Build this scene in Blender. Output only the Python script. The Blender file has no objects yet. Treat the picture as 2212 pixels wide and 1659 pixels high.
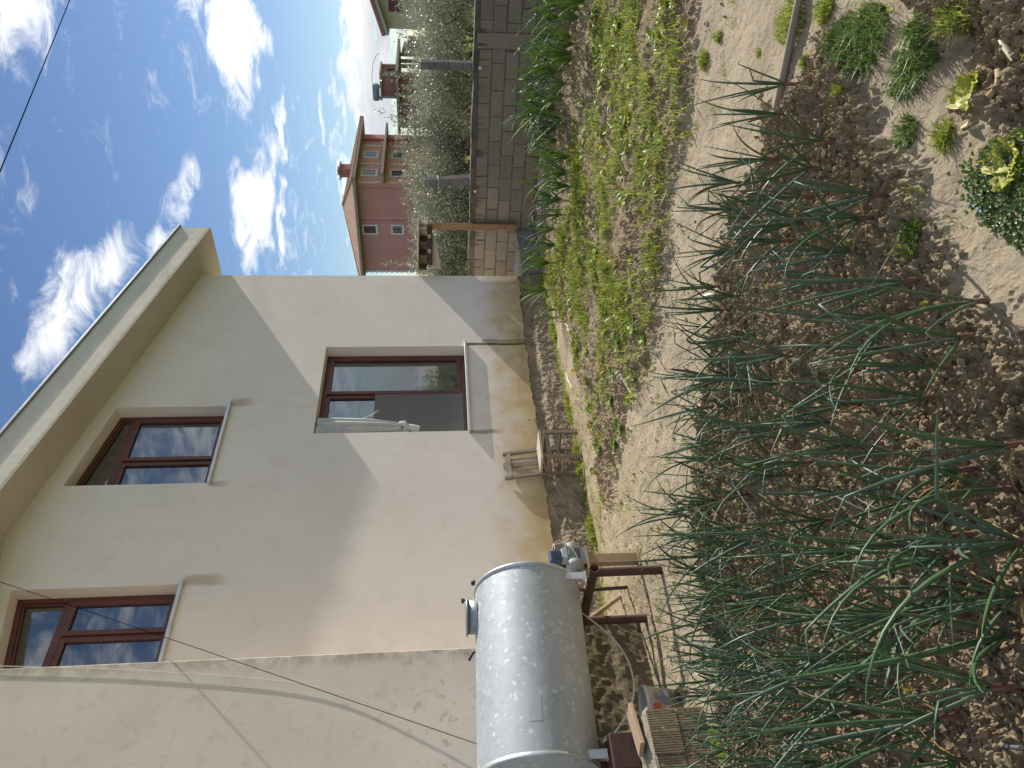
import bpy, bmesh, math, random
import numpy as np
from mathutils import Vector, Matrix
S = bpy.context.scene
COL = S.collection
rng = np.random.default_rng(7)
random.seed(7)

# ------------------------------------------------------------------ camera
YAW, PITCH, ROLL, FPX, EYE = math.radians(43.155), math.radians(5.522), math.radians(.6575), 1658.8, 1.65
_h = np.array([math.cos(YAW), math.sin(YAW), 0]); _r = np.array([math.sin(YAW), -math.cos(YAW), 0]); _u = np.array([0, 0, 1.])
FWD = _h*math.cos(PITCH) - _u*math.sin(PITCH); _up = _u*math.cos(PITCH) + _h*math.sin(PITCH)
RGT = _r*math.cos(ROLL) - _up*math.sin(ROLL); UPV = _up*math.cos(ROLL) + _r*math.sin(ROLL)
EYEP = np.array([0, 0, EYE])
cd = bpy.data.cameras.new('camera'); cam = bpy.data.objects.new('camera', cd); COL.objects.link(cam)
# the photograph was taken with the phone turned: picture-right is down, picture-up is right
M = Matrix((( -UPV[0], RGT[0], -FWD[0], 0), (-UPV[1], RGT[1], -FWD[1], 0), (-UPV[2], RGT[2], -FWD[2], EYE), (0, 0, 0, 1)))
cam.matrix_world = M
cd.sensor_fit = 'HORIZONTAL'; cd.sensor_width = 36; cd.lens = 36*FPX/2212; cd.clip_start = .05; cd.clip_end = 6000
S.camera = cam
def ray(x, y):
    return RGT*((829.5-y)/FPX) - UPV*((x-1106)/FPX) + FWD
def G(x, y, z=0.):
    d = ray(x, y); return EYEP + d*((z-EYE)/d[2])
def PY(x, y, Y):
    d = ray(x, y); return EYEP + d*(Y/d[1])
def PX(x, y, X):
    d = ray(x, y); return EYEP + d*(X/d[0])
def proj(P):
    d = np.asarray(P, float)-EYEP; z = d@FWD
    return -(d@UPV)/z*FPX+1106, 829.5-(d@RGT)/z*FPX

# ------------------------------------------------------------------ sky, sun, exposure
SUN = np.array([1, -.106, .581]); SUN = SUN/np.linalg.norm(SUN)
S.view_settings.view_transform = 'Standard'; S.view_settings.look = 'None'; S.view_settings.gamma = 1
S.view_settings.exposure = 1.12
S.view_settings.use_curve_mapping = False
S.render.engine = 'CYCLES'
S.cycles.max_bounces = 6; S.cycles.diffuse_bounces = 3; S.cycles.glossy_bounces = 3; S.cycles.transmission_bounces = 3; S.cycles.transparent_max_bounces = 8
sl = bpy.data.lights.new('sun', 'SUN'); so = bpy.data.objects.new('sun', sl); COL.objects.link(so)
sl.energy = 2.9; sl.angle = math.radians(.53); sl.color = (1, .93, .82)
so.rotation_euler = Vector(SUN).to_track_quat('Z', 'Y').to_euler(); so.location = (20, -5, 30)
W = bpy.data.worlds.new('World'); S.world = W; W.use_nodes = True
wt = W.node_tree; wt.nodes.clear()
class NB:
    def __init__(s, t): s.t = t
    def n(s, typ, **k):
        nd = s.t.nodes.new(typ)
        for a, b in k.items():
            setattr(nd, a, b)
        return nd
    def l(s, a, b): s.t.links.new(a, b)
    def put(s, sock, v):
        if hasattr(v, 'node'): s.t.links.new(v, sock)
        elif v is not None: sock.default_value = v
    def math(s, op, a, b=None, c=None, clamp=False):
        nd = s.n('ShaderNodeMath', operation=op, use_clamp=clamp)
        s.put(nd.inputs[0], a); s.put(nd.inputs[1], b)
        if c is not None: s.put(nd.inputs[2], c)
        return nd.outputs[0]
    def vm(s, op, a, b=None):
        nd = s.n('ShaderNodeVectorMath', operation=op); s.put(nd.inputs[0], a)
        if b is not None:
            if op == 'SCALE': s.put(nd.inputs['Scale'], b)
            else: s.put(nd.inputs[1], b)
        return nd.outputs['Value'] if op in ('DOT_PRODUCT', 'LENGTH') else nd.outputs[0]
    def noise(s, vec, scale, detail=4, rough=.5, dist=0.):
        nd = s.n('ShaderNodeTexNoise'); s.put(nd.inputs['Vector'], vec)
        nd.inputs['Scale'].default_value = scale; nd.inputs['Detail'].default_value = detail
        nd.inputs['Roughness'].default_value = rough; nd.inputs['Distortion'].default_value = dist
        return nd.outputs[0]
    def mix(s, f, a, b):
        nd = s.n('ShaderNodeMix', data_type='RGBA'); s.put(nd.inputs[0], f)
        s.put(nd.inputs[6], a if hasattr(a, 'node') else (*a[:3], 1)); s.put(nd.inputs[7], b if hasattr(b, 'node') else (*b[:3], 1))
        return nd.outputs[2]
    def ramp(s, v, lo, hi):
        nd = s.n('ShaderNodeMapRange'); nd.interpolation_type = 'SMOOTHSTEP'; s.put(nd.inputs[0], v)
        nd.inputs[1].default_value = lo; nd.inputs[2].default_value = hi
        return nd.outputs[0]
w = NB(wt)
out = w.n('ShaderNodeOutputWorld'); bg = w.n('ShaderNodeBackground'); w.l(bg.outputs[0], out.inputs[0])
sky = w.n('ShaderNodeTexSky', sky_type='NISHITA', sun_disc=False)
sky.sun_elevation = math.asin(SUN[2]); sky.sun_rotation = math.atan2(SUN[0], SUN[1]); sky.altitude = 50; sky.air_density = 1.; sky.dust_density = .05; sky.ozone_density = 2.0
tc = w.n('ShaderNodeTexCoord'); D = tc.outputs['Generated']
sep = w.n('ShaderNodeSeparateXYZ'); w.l(D, sep.inputs[0]); dz = sep.outputs[2]
# drifting cumulus: a noise field on a flat layer, plus the few banks that stand over this garden
inv = w.math('DIVIDE', 1., w.math('ADD', w.math('MAXIMUM', dz, .0), .16))
flat = w.vm('SCALE', D, inv)
fb = w.noise(flat, 1.5, 5, .58, .3)
fine = w.noise(flat, 8.5, 6, .68, .8)
wobc = w.n('ShaderNodeTexNoise'); w.l(flat, wobc.inputs['Vector']); wobc.inputs['Scale'].default_value = 3.4; wobc.inputs['Detail'].default_value = 3
dd = w.vm('ADD', D, w.vm('SCALE', w.vm('SUBTRACT', wobc.outputs[1], (.5, .5, .5)), .085))
blobs = [  # U, V, half sizes, tilt degrees (clockwise in the upright view), amount
    (1640, 5, 190, 95, 10, .9), (1600, 510, 190, 62, -8, 1.25), (1330, 585, 60, 30, -30, .6), (1650, 395, 70, 40, -20, .5), (1240, 385, 150, 45, 22, .8),
    (1010, 165, 215, 70, 30, 1.), (1130, 350, 60, 60, 30, .6), (1200, 545, 165, 38, 2, 1.1), (1160, 608, 120, 16, 0, .8), (1370, 612, 80, 16, -5, .8), (1410, 690, 105, 12, -8, .7),
    (1620, 790, 480, 60, -2, 1.7), (1420, 728, 120, 14, -3, .8), (1210, 752, 160, 16, 0, .8), (780, 60, 120, 40, 25, .4), (1900, 300, 200, 90, 0, .9), (2000, 560, 260, 60, 0, 1.), (400, -200, 240, 100, 0, .9)]
tot = None
for (U, V, su, sv, rot, am) in blobs:
    c = ray(V, 1659-U); c = c/np.linalg.norm(c)
    a = RGT-c*(RGT@c); a /= np.linalg.norm(a); b = np.cross(c, a)
    ca, sa = math.cos(math.radians(rot)), math.sin(math.radians(rot))
    k = 1./FPX
    dist = math.cos(math.atan(math.hypot((U-829.5), (V-1106))/FPX))
    A = (a*ca+b*sa)/(su*k*dist); B = (-a*sa+b*ca)/(sv*k*dist)
    x = w.vm('DOT_PRODUCT', dd, tuple(A)); y = w.vm('DOT_PRODUCT', dd, tuple(B))
    q = w.math('SUBTRACT', 1., w.math('ADD', w.math('MULTIPLY', x, x), w.math('MULTIPLY', y, y)))
    q = w.math('MULTIPLY', w.math('MAXIMUM', q, 0.), am)
    q = w.math('MULTIPLY', q, w.math('GREATER_THAN', w.vm('DOT_PRODUCT', D, tuple(c)), .2))
    tot = q if tot is None else w.math('ADD', tot, q)
tot = w.math('ADD', tot, w.math('MULTIPLY', w.ramp(dz, .11, .0), .75))
away = w.ramp(w.vm('DOT_PRODUCT', D, tuple(FWD)), .80, .35)
dens = w.math('ADD', w.math('MULTIPLY', tot, .58), w.math('ADD', w.math('MULTIPLY', fb, 1.0), w.math('MULTIPLY', fine, 1.55)))
dens = w.math('ADD', dens, w.math('MULTIPLY', away, .30))  # extra cloud cover outside the view, added to brighten the shaded walls
mask = w.ramp(dens, 1.34, 2.02)
above = w.ramp(dz, -.01, .03)
mask = w.math('MULTIPLY', mask, above)
shade = w.noise(flat, 2.1, 4, .55)
low = w.math('MULTIPLY', w.ramp(dz, .125, .06), w.ramp(w.noise(flat, 1.1, 3, .5), .1, .42))
ccol = w.mix(w.math('MULTIPLY', w.ramp(w.math('ADD', w.math('MULTIPLY', shade, .6), w.math('MULTIPLY', fine, .45)), .45, .72), .7), (6.3, 6.25, 6.1), (3.6, 3.9, 4.4))
ccol = w.mix(w.math('MULTIPLY', low, .75), ccol, (2.5, 2.7, 3.0))
hs = w.n('ShaderNodeHueSaturation'); hs.inputs['Saturation'].default_value = 1.10; hs.inputs['Hue'].default_value = .508; hs.inputs['Value'].default_value = .46; w.l(sky.outputs[0], hs.inputs['Color'])
w.l(w.mix(mask, hs.outputs[0], ccol), bg.inputs[0]); bg.inputs[1].default_value = .1

# ------------------------------------------------------------------ material helpers
MATS = {}
def mat(name, c1, c2=None, scale=6., rough=.8, bump=0., bscale=None, metal=0., detail=5, c3=None, spec=.5, lo=.35, hi=.65, stretch=None, attr=None, sheen=0):
    if name in MATS: return MATS[name]
    m = bpy.data.materials.new(name); m.use_nodes = True; t = NB(m.node_tree)
    p = m.node_tree.nodes['Principled BSDF']
    co = t.n('ShaderNodeTexCoord').outputs['Object']
    if stretch:
        mp = t.n('ShaderNodeMapping'); t.l(co, mp.inputs[0]); mp.inputs['Scale'].default_value = stretch; co = mp.outputs[0]
    col = None
    if c2 is not None:
        nz = t.noise(co, scale, detail, .6, .2)
        col = t.mix(t.ramp(nz, lo, hi), c1, c2)
        if c3 is not None:
            nz2 = t.noise(co, scale*3.7, detail, .65, .4)
            col = t.mix(t.ramp(nz2, .58, .72), col, c3)
    if attr:
        at_ = t.n('ShaderNodeAttribute', attribute_name=attr)
        base = col if col is not None else (*c1, 1)
        mm = t.n('ShaderNodeMix', data_type='RGBA', blend_type='MULTIPLY'); mm.inputs[0].default_value = 1
        t.put(mm.inputs[6], base); t.l(at_.outputs[0], mm.inputs[7]); col = mm.outputs[2]
    if col is not None: t.l(col, p.inputs['Base Color'])
    else: p.inputs['Base Color'].default_value = (*c1, 1)
    p.inputs['Roughness'].default_value = rough; p.inputs['Metallic'].default_value = metal
    p.inputs['Specular IOR Level'].default_value = spec
    if bump:
        bn = t.n('ShaderNodeBump'); bn.inputs['Strength'].default_value = 1; bn.inputs['Distance'].default_value = bump
        t.l(t.noise(co, bscale or scale*4, 6, .6), bn.inputs['Height']); t.l(bn.outputs[0], p.inputs['Normal'])
    MATS[name] = m
    return m
def leafmat(name, c1, c2, rough=.45, trans=.25, scale=9., attr=None, spec=.5):
    if name in MATS: return MATS[name]
    m = mat(name, c1, c2, scale=scale, rough=rough, attr=attr, spec=spec)
    t = NB(m.node_tree); p = m.node_tree.nodes['Principled BSDF']; o = m.node_tree.nodes['Material Output']
    tr = t.n('ShaderNodeBsdfTranslucent'); src = p.inputs['Base Color'].links[0].from_socket if p.inputs['Base Color'].links else None
    if src is not None:
        g = t.n('ShaderNodeGamma'); g.inputs[1].default_value = .8; t.l(src, g.inputs[0]); t.l(g.outputs[0], tr.inputs[0])
    else: tr.inputs[0].default_value = (*c1, 1)
    mx = t.n('ShaderNodeMixShader'); mx.inputs[0].default_value = trans
    t.l(p.outputs[0], mx.inputs[1]); t.l(tr.outputs[0], mx.inputs[2]); t.l(mx.outputs[0], o.inputs[0])
    return m

# ------------------------------------------------------------------ mesh helpers
class MB:
    """collects shapes given in world coordinates"""
    def __init__(s): s.v = []; s.f = []; s.sm = []
    def add(s, vs, fs, smooth=False):
        o = len(s.v); s.v += [tuple(map(float, q)) for q in vs]; s.f += [tuple(i+o for i in q) for q in fs]; s.sm += [smooth]*len(fs); return s
    def box(s, a, b, rot=None, piv=None, bev=0.):
        (x0, y0, z0), (x1, y1, z1) = a, b
        x0, x1 = sorted((x0, x1)); y0, y1 = sorted((y0, y1)); z0, z1 = sorted((z0, z1))
        if bev > 0:
            bm = bmesh.new(); bmesh.ops.create_cube(bm, size=1)
            for q in bm.verts: q.co = Vector(((x0+x1)/2+q.co.x*(x1-x0), (y0+y1)/2+q.co.y*(y1-y0), (z0+z1)/2+q.co.z*(z1-z0)))
            bmesh.ops.bevel(bm, geom=list(bm.edges), offset=bev, segments=1, affect='EDGES')
            vs = [q.co.copy() for q in bm.verts]; fs = [[q.index for q in f.verts] for f in bm.faces]; bm.free()
        else:
            vs = [Vector(q) for q in ((x0, y0, z0), (x1, y0, z0), (x1, y1, z0), (x0, y1, z0), (x0, y0, z1), (x1, y0, z1), (x1, y1, z1), (x0, y1, z1))]
            fs = [(0, 3, 2, 1), (4, 5, 6, 7), (0, 1, 5, 4), (1, 2, 6, 5), (2, 3, 7, 6), (3, 0, 4, 7)]
        if rot is not None:
            pv = Vector(piv) if piv is not None else Vector(((x0+x1)/2, (y0+y1)/2, (z0+z1)/2))
            vs = [rot @ (q-pv)+pv for q in vs]
        return s.add(vs, fs)
    def tube(s, pts, rad, n=8, cap=True, hollow=0., flat=1.):
        pts = [Vector(map(float, q)) for q in pts]; rads = rad if isinstance(rad, (list, tuple, np.ndarray)) else [rad]*len(pts)
        vs = []; N = len(pts); ref = None
        for i, q in enumerate(pts):
            t = (pts[min(i+1, N-1)]-pts[max(i-1, 0)]).normalized()
            if ref is None:
                ref = t.orthogonal().normalized()
            else:
                ref = (ref - t*ref.dot(t)); ref = ref.normalized() if ref.length > 1e-6 else t.orthogonal().normalized()
            b = t.cross(ref)
            for k in range(n):
                a = 2*math.pi*k/n; vs.append(q+ref*math.cos(a)*rads[i]+b*math.sin(a)*rads[i]*flat)
        fs = [(i*n+k, i*n+(k+1) % n, (i+1)*n+(k+1) % n, (i+1)*n+k) for i in range(N-1) for k in range(n)]
        s.add(vs, fs, True)
        if cap: s.add([vs[k] for k in range(n)][::-1], [tuple(range(n))]); s.add(vs[-n:], [tuple(range(n))])
        return s
    def lathe(s, prof, origin, axis=(0, 0, 1), n=32, smooth=True):
        ax = Vector(axis).normalized(); r1 = ax.orthogonal().normalized(); r2 = ax.cross(r1); o = Vector(map(float, origin))
        vs = [o+ax*h+(r1*math.cos(2*math.pi*k/n)+r2*math.sin(2*math.pi*k/n))*r for (r, h) in prof for k in range(n)]
        fs = [(i*n+k, i*n+(k+1) % n, (i+1)*n+(k+1) % n, (i+1)*n+k) for i in range(len(prof)-1) for k in range(n)]
        return s.add(vs, fs, smooth)
    def prism(s, poly, axis, lo, hi):
        """poly: 2D outline; axis 'y': (x,z) extruded in y, 'x': (y,z) in x, 'z': (x,y) in z"""
        n = len(poly)
        def P(q, h): return {'y': (q[0], h, q[1]), 'x': (h, q[0], q[1]), 'z': (q[0], q[1], h)}[axis]
        vs = [P(q, lo) for q in poly]+[P(q, hi) for q in poly]
        fs = [tuple(range(n)), tuple(range(2*n-1, n-1, -1))]+[(i, i+n, (i+1) % n+n, (i+1) % n) for i in range(n)]
        return s.add(vs, fs)
    def build(s, name, m, parent=None, normals=True):
        me = bpy.data.meshes.new(name)
        off = np.array(parent_loc(parent)) if parent is not None else np.zeros(3)
        me.from_pydata([tuple(np.array(q)-off) for q in s.v], [], s.f)
        me.polygons.foreach_set('use_smooth', s.sm)
        if normals:
            bm = bmesh.new(); bm.from_mesh(me); bmesh.ops.recalc_face_normals(bm, faces=bm.faces); bm.to_mesh(me); bm.free()
        if m is not None: me.materials.append(m)
        o = bpy.data.objects.new(name, me); COL.objects.link(o)
        if parent is not None: o.parent = parent
        return o
def parent_loc(p):
    l = np.zeros(3)
    while p is not None: l = l+np.array(p.location); p = p.parent
    return l
def tag(o, label, cat, group=None):
    o['label'] = label; o['category'] = cat
    if group: o['group'] = group
    return o
def thing(name, label, cat, loc, group=None):
    o = bpy.data.objects.new(name, None); COL.objects.link(o); o.location = tuple(map(float, loc)); o.empty_display_size = .1
    return tag(o, label, cat, group)
def rebase(o, loc):
    """move a one-mesh thing's origin to its base"""
    l = Vector(map(float, loc)); o.data.transform(Matrix.Translation(-l)); o.location = l; return o
def struct(o): o['kind'] = 'structure'; return o
def stuff(o): o['kind'] = 'stuff'; return o
def inpoly(px, py, poly):
    c = np.zeros(np.shape(px), bool); n = len(poly); j = n-1
    for i in range(n):
        xi, yi = poly[i]; xj, yj = poly[j]
        c ^= ((yi > py) != (yj > py)) & (px < (xj-xi)*(py-yi)/(yj-yi+1e-12)+xi); j = i
    return c
def gpoly(pts): return [tuple(G(x, y)[:2]) for x, y in pts]
def fftnoise(n, cell, size_m, beta=1.6, seed=0, lo=None, hi=None):
    """tileable noise field n x n covering size_m metres, unit variance"""
    r = np.random.default_rng(seed); f = np.fft.fftfreq(n, size_m/n); fx, fy = np.meshgrid(f, f); k = np.hypot(fx, fy); k[0, 0] = 1
    a = k**(-beta); a[0, 0] = 0
    if lo: a[k < lo] = 0
    if hi: a[k > hi] = 0
    g = np.fft.ifft2(np.fft.fft2(r.standard_normal((n, n)))*a).real
    return g/g.std()
class Field:
    def __init__(s, size, n, **k): s.size = size; s.n = n; s.g = fftnoise(n, 0, size, **k)
    def __call__(s, x, y):
        u = (np.asarray(x)/s.size*s.n) % s.n; v = (np.asarray(y)/s.size*s.n) % s.n
        i = np.floor(u).astype(int); j = np.floor(v).astype(int); fu = u-i; fv = v-j; i %= s.n; j %= s.n; i2 = (i+1) % s.n; j2 = (j+1) % s.n
        g = s.g; return (g[i, j]*(1-fu)+g[i2, j]*fu)*(1-fv)+(g[i, j2]*(1-fu)+g[i2, j2]*fu)*fv

# ------------------------------------------------------------------ the garden ground
BED = gpoly([(1552, 600), (1585, 470), (1640, 330), (1660, 235), (1720, 170), (1770, 110), (1830, 110), (1860, 220), (1900, 330), (1985, 430), (2060, 620), (2212, 700), (2420, 760), (2700, 1300), (2700, 2300), (1760, 2300), (1625, 1800), (1592, 1659), (1568, 1500), (1528, 1300), (1502, 1100), (1518, 900), (1535, 720)])
CORNER = gpoly([(1975, -40), (2010, 40), (1990, 130), (2060, 180), (2080, 260), (2150, 300), (2300, 330), (2500, 100), (2500, -300), (2000, -300)])
WEED = gpoly([(1180, 600), (1215, 480), (1235, 330), (1275, 100), (1290, -60), (1310, -200), (1350, -600), (1580, -600), (1530, -200), (1512, -60), (1500, 130), (1492, 260), (1460, 400), (1452, 520), (1440, 620), (1425, 740), (1410, 800), (1370, 880), (1335, 1000), (1335, 1080), (1310, 1110), (1290, 1040), (1285, 950), (1255, 860), (1240, 760), (1225, 700)])
LEEKBED = gpoly([(1175, 600), (1170, 500), (1185, 300), (1200, 100), (1205, -200), (1235, -600), (1350, -600), (1310, -200), (1290, -60), (1275, 100), (1235, 330), (1215, 480)])
f_big = Field(6., 256, beta=1.5, seed=1); f_mid = Field(2.3, 256, beta=1.2, seed=2); f_fine = Field(.9, 128, beta=.7, seed=3); f_fine2 = Field(1.37, 256, beta=.9, seed=5); f_patch = Field(5., 256, beta=2., seed=4, lo=.3)
xs = np.concatenate([np.arange(-1., .4, .06), np.arange(.4, 3.9, .0105), np.arange(3.9, 5.6, .018), np.arange(5.6, 11.36, .04), [11.38]])
ys = np.concatenate([np.arange(-3., .25, .05), np.arange(.25, 3.2, .0105), np.arange(3.2, 5.4, .014), np.arange(5.4, 7.12, .022), np.arange(7.15, 9., .3)])
GX, GY = np.meshgrid(xs, ys, indexing='ij')
def softmask(X, Y, poly, edge=.07, wob=.10):
    wx = X+wob*.6*f_mid(X*.9, Y*.9+3)+.03*f_fine(X, Y); wy = Y+wob*.6*f_mid(X*.9+5, Y*.9)+.03*f_fine(Y, X)
    acc = 0
    for k in range(6):
        a = k*math.pi/3; acc = acc+inpoly(wx+edge*math.cos(a), wy+edge*math.sin(a), poly)
    return acc/6.
mB = np.maximum(softmask(GX, GY, BED, .05), softmask(GX, GY, CORNER, .05)); mW = softmask(GX, GY, WEED, .08); mL = softmask(GX, GY, LEEKBED, .08)
H = .012*f_big(GX, GY)+.003*f_mid(GX, GY)
tilled = np.clip(np.maximum.reduce([mB, mW*.75, mL*.8]), 0, 1)
H += tilled*(.025+.016*f_mid(GX, GY)+.007*f_fine2(GX, GY)+.005*f_fine(GX, GY)) + (1-tilled)*(.0012*f_fine(GX, GY))
# crumbs and clods stamped into the tilled soil
def stamp(nb, rlo, rhi, wmask, reg, seed):
    r = np.random.default_rng(seed)
    x = r.uniform(reg[0], reg[1], nb); y = r.uniform(reg[2], reg[3], nb); rad = rlo*(rhi/rlo)**(r.random(nb)**1.8)
    ix = np.searchsorted(xs, x); iy = np.searchsorted(ys, y)
    for q in range(nb):
        i, j = min(ix[q], len(xs)-1), min(iy[q], len(ys)-1)
        if r.random() > wmask[i, j]: continue
        R = rad[q]
        i0, i1 = np.searchsorted(xs, x[q]-R), np.searchsorted(xs, x[q]+R); j0, j1 = np.searchsorted(ys, y[q]-R), np.searchsorted(ys, y[q]+R)
        if i1-i0 < 2 or j1-j0 < 2: continue
        ex, ey = 1+.5*(r.random()-.5), 1+.5*(r.random()-.5)
        d2 = ((xs[i0:i1, None]-x[q])*ex/R)**2+((ys[None, j0:j1]-y[q])*ey/R)**2
        b = np.sqrt(np.clip(1-d2, 0, None))*R*(.35+.55*r.random())*(1+.35*r.standard_normal(d2.shape)).clip(.3, 1.7)
        base = H[i, j]
        sub = H[i0:i1, j0:j1]; np.maximum(sub, np.where(b > 0, base*.6+sub*.4+b*.9, -9), out=sub)
stamp(1500, .02, .055, np.clip(mB*1.2-.15, 0, .7), (.5, 4.2, .3, 5.6), 12)
stamp(17000, .010, .019, np.clip(mB*1.2-.1, 0, 1), (.5, 4.2, .3, 5.6), 11)
stamp(9000, .018, .045, np.clip(np.maximum(mW, mL)*.9, 0, 1), (4., 11.3, -2., 7.), 13)
stamp(2500, .008, .022, np.clip(1-tilled, 0, 1)*.8*(f_patch(GX, GY) > .1), (1.2, 6., .2, 7.), 14)
H += .0032*rng.standard_normal(H.shape)*tilled
H = H-.04*np.clip((GY-6.3)/.5, 0, 1)*np.clip((GX-3.6)/.8, 0, 1)
H = np.where(GY > 7.05, -.06, H)
def ground_z(x, y):
    i = np.clip(np.searchsorted(xs, x), 0, len(xs)-1); j = np.clip(np.searchsorted(ys, y), 0, len(ys)-1); return H[i, j]
nx, ny = H.shape
me = bpy.data.meshes.new('garden_soil')
me.vertices.add(nx*ny); me.vertices.foreach_set('co', np.stack([GX, GY, H], -1).reshape(-1).astype(np.float32))
idx = np.arange(nx*ny).reshape(nx, ny); q = np.stack([idx[:-1, :-1], idx[1:, :-1], idx[1:, 1:], idx[:-1, 1:]], -1).reshape(-1, 4)
me.loops.add(q.size); me.loops.foreach_set('vertex_index', q.reshape(-1).astype(np.int32))
me.polygons.add(len(q)); me.polygons.foreach_set('loop_start', np.arange(0, q.size, 4, dtype=np.int32))
me.update(); me.validate(); me.shade_flat()
ca = me.color_attributes.new('zone', 'FLOAT_COLOR', 'POINT')
grassy = np.clip(np.maximum(mW, mL*.3)*(.5+.5*f_patch(GX*1.3, GY*1.3)), 0, 1)
zc = np.ones((nx*ny, 4), np.float32); zc[:, 0] = tilled.reshape(-1); zc[:, 1] = grassy.reshape(-1); zc[:, 2] = (np.clip(mL+mW, 0, 1)).reshape(-1)
ca.data.foreach_set('color', zc.reshape(-1))
m = bpy.data.materials.new('garden_soil'); m.use_nodes = True; t = NB(m.node_tree); p = m.node_tree.nodes['Principled BSDF']
co = t.n('ShaderNodeTexCoord').outputs['Object']; za = t.n('ShaderNodeAttribute', attribute_name='zone'); zs = t.n('ShaderNodeSeparateColor'); t.l(za.outputs[0], zs.inputs[0])
n1 = t.noise(co, 3., 6, .6); n2 = t.noise(co, 38., 5, .65); n3 = t.noise(co, 160., 3, .6)
path = t.mix(t.ramp(n1, .35, .68), (.44, .37, .265), (.36, .30, .21)); path = t.mix(t.math('MULTIPLY', t.ramp(n2, .60, .72), .6), path, (.19, .145, .1)); path = t.mix(t.math('MULTIPLY', t.ramp(n3, .68, .74), .7), path, (.14, .1, .07))
soil = t.mix(t.ramp(n2, .35, .7), (.31, .24, .15), (.43, .345, .23)); soil = t.mix(t.math('MULTIPLY', t.ramp(n1, .45, .75), .5), soil, (.235, .175, .105)); soil = t.mix(t.math('MULTIPLY', t.ramp(n3, .66, .74), .5), soil, (.5, .42, .31))
soil = t.mix(t.math('MULTIPLY', zs.outputs[2], .45), soil, (.19, .15, .1))
t.l(t.mix(t.ramp(t.math('ADD', zs.outputs[0], t.math('MULTIPLY', t.math('SUBTRACT', n2, .5), .5)), .25, .75), path, soil), p.inputs['Base Color'])
p.inputs['Roughness'].default_value = .95; p.inputs['Specular IOR Level'].default_value = .15
bn = t.n('ShaderNodeBump'); bn.inputs['Distance'].default_value = .010; bn.inputs['Strength'].default_value = 1.; t.l(t.noise(co, 95., 8, .75), bn.inputs['Height']); t.l(bn.outputs[0], p.inputs['Normal'])
me.materials.append(m); SOIL = m
struct(bpy.data.objects.new('garden_soil', me)); COL.objects.link(bpy.data.objects['garden_soil'])
# open land to the horizon
mb = MB(); R = 4000
ring = [0, 14, 20, 30, 45, 70, 110, 200, 500, 1500, R]; nseg = 48
vs = []; fs = []
for i, r in enumerate(ring[1:]):
    for k in range(nseg):
        a = 2*math.pi*k/nseg; vs.append((6+r*math.cos(a), 4+r*math.sin(a), -.07 if r < 15 else -.03))
vs.append((6, 4, -.07)); c = len(vs)-1
fs = [(c, k, (k+1) % nseg) for k in range(nseg)]+[(i*nseg+k, (i+1)*nseg+k, (i+1)*nseg+(k+1) % nseg, i*nseg+(k+1) % nseg) for i in range(len(ring)-2) for k in range(nseg)]
mb.add(vs, fs)
struct(mb.build('ground', mat('meadow', (.085, .13, .03), (.14, .17, .05), scale=.35, rough=.95, bump=.03, bscale=9, c3=(.2, .18, .09), spec=.1)))

# ------------------------------------------------------------------ the plastered house
WY = 7.15
def roof_z(x): return 5.15+.2134*(10.74-x) if x > 5.32 else 5.15+.2134*(x+.10)
house = thing('plastered_house', 'large cream plastered house with sloping eaves and brown framed windows', 'house', (10.17, WY, 0))
# plaster with damp stains that creep up from the plinth and rust-green runs below the sills
m = bpy.data.materials.new('house_plaster'); m.use_nodes = True; t = NB(m.node_tree); p = m.node_tree.nodes['Principled BSDF']; MATS['house_plaster'] = m
gp = t.n('ShaderNodeNewGeometry').outputs['Position']; sx = t.n('ShaderNodeSeparateXYZ'); t.l(gp, sx.inputs[0])
a1 = t.noise(gp, .8, 5, .55); a2 = t.noise(gp, 3.5, 6, .6, .3); a3 = t.noise(gp, 22., 5, .6)
col = t.mix(t.ramp(a1, .3, .7), (.80, .735, .675), (.745, .685, .625)); col = t.mix(t.math('MULTIPLY', t.ramp(a2, .5, .75), .35), col, (.64, .585, .51))
mpv = t.n('ShaderNodeMapping'); t.l(gp, mpv.inputs[0]); mpv.inputs['Scale'].default_value = (3., 3., .5)
col = t.mix(t.math('MULTIPLY', t.ramp(t.noise(mpv.outputs[0], 1.6, 5, .6), .56, .74), .22), col, (.6, .56, .5))
vcr = t.n('ShaderNodeTexVoronoi', feature='DISTANCE_TO_EDGE'); t.l(t.vm('ADD', gp, t.vm('SCALE', t.vm('SUBTRACT', t.n('ShaderNodeTexNoise').outputs[1], (.5, .5, .5)), .3)), vcr.inputs['Vector']); vcr.inputs['Scale'].default_value = .75
crk = t.math('MULTIPLY', t.ramp(vcr.outputs['Distance'], .006, .001), t.ramp(t.noise(gp, .9, 3, .5), .54, .64))
col = t.mix(t.math('MULTIPLY', crk, .10), col, (.42, .37, .31))
col = t.mix(t.math('MULTIPLY', t.ramp(t.noise(gp, 1.9, 6, .7, .8), .53, .68), .30), col, (.66, .575, .48))
zz = t.math('ADD', sx.outputs[2], t.math('MULTIPLY', t.math('SUBTRACT', a2, .5), .9))
col = t.mix(t.math('MULTIPLY', t.ramp(zz, 1.12, .5), .9), col, (.55, .425, .235)); col = t.mix(t.math('MULTIPLY', t.ramp(zz, .62, .34), .6), col, (.36, .26, .13))
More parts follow.
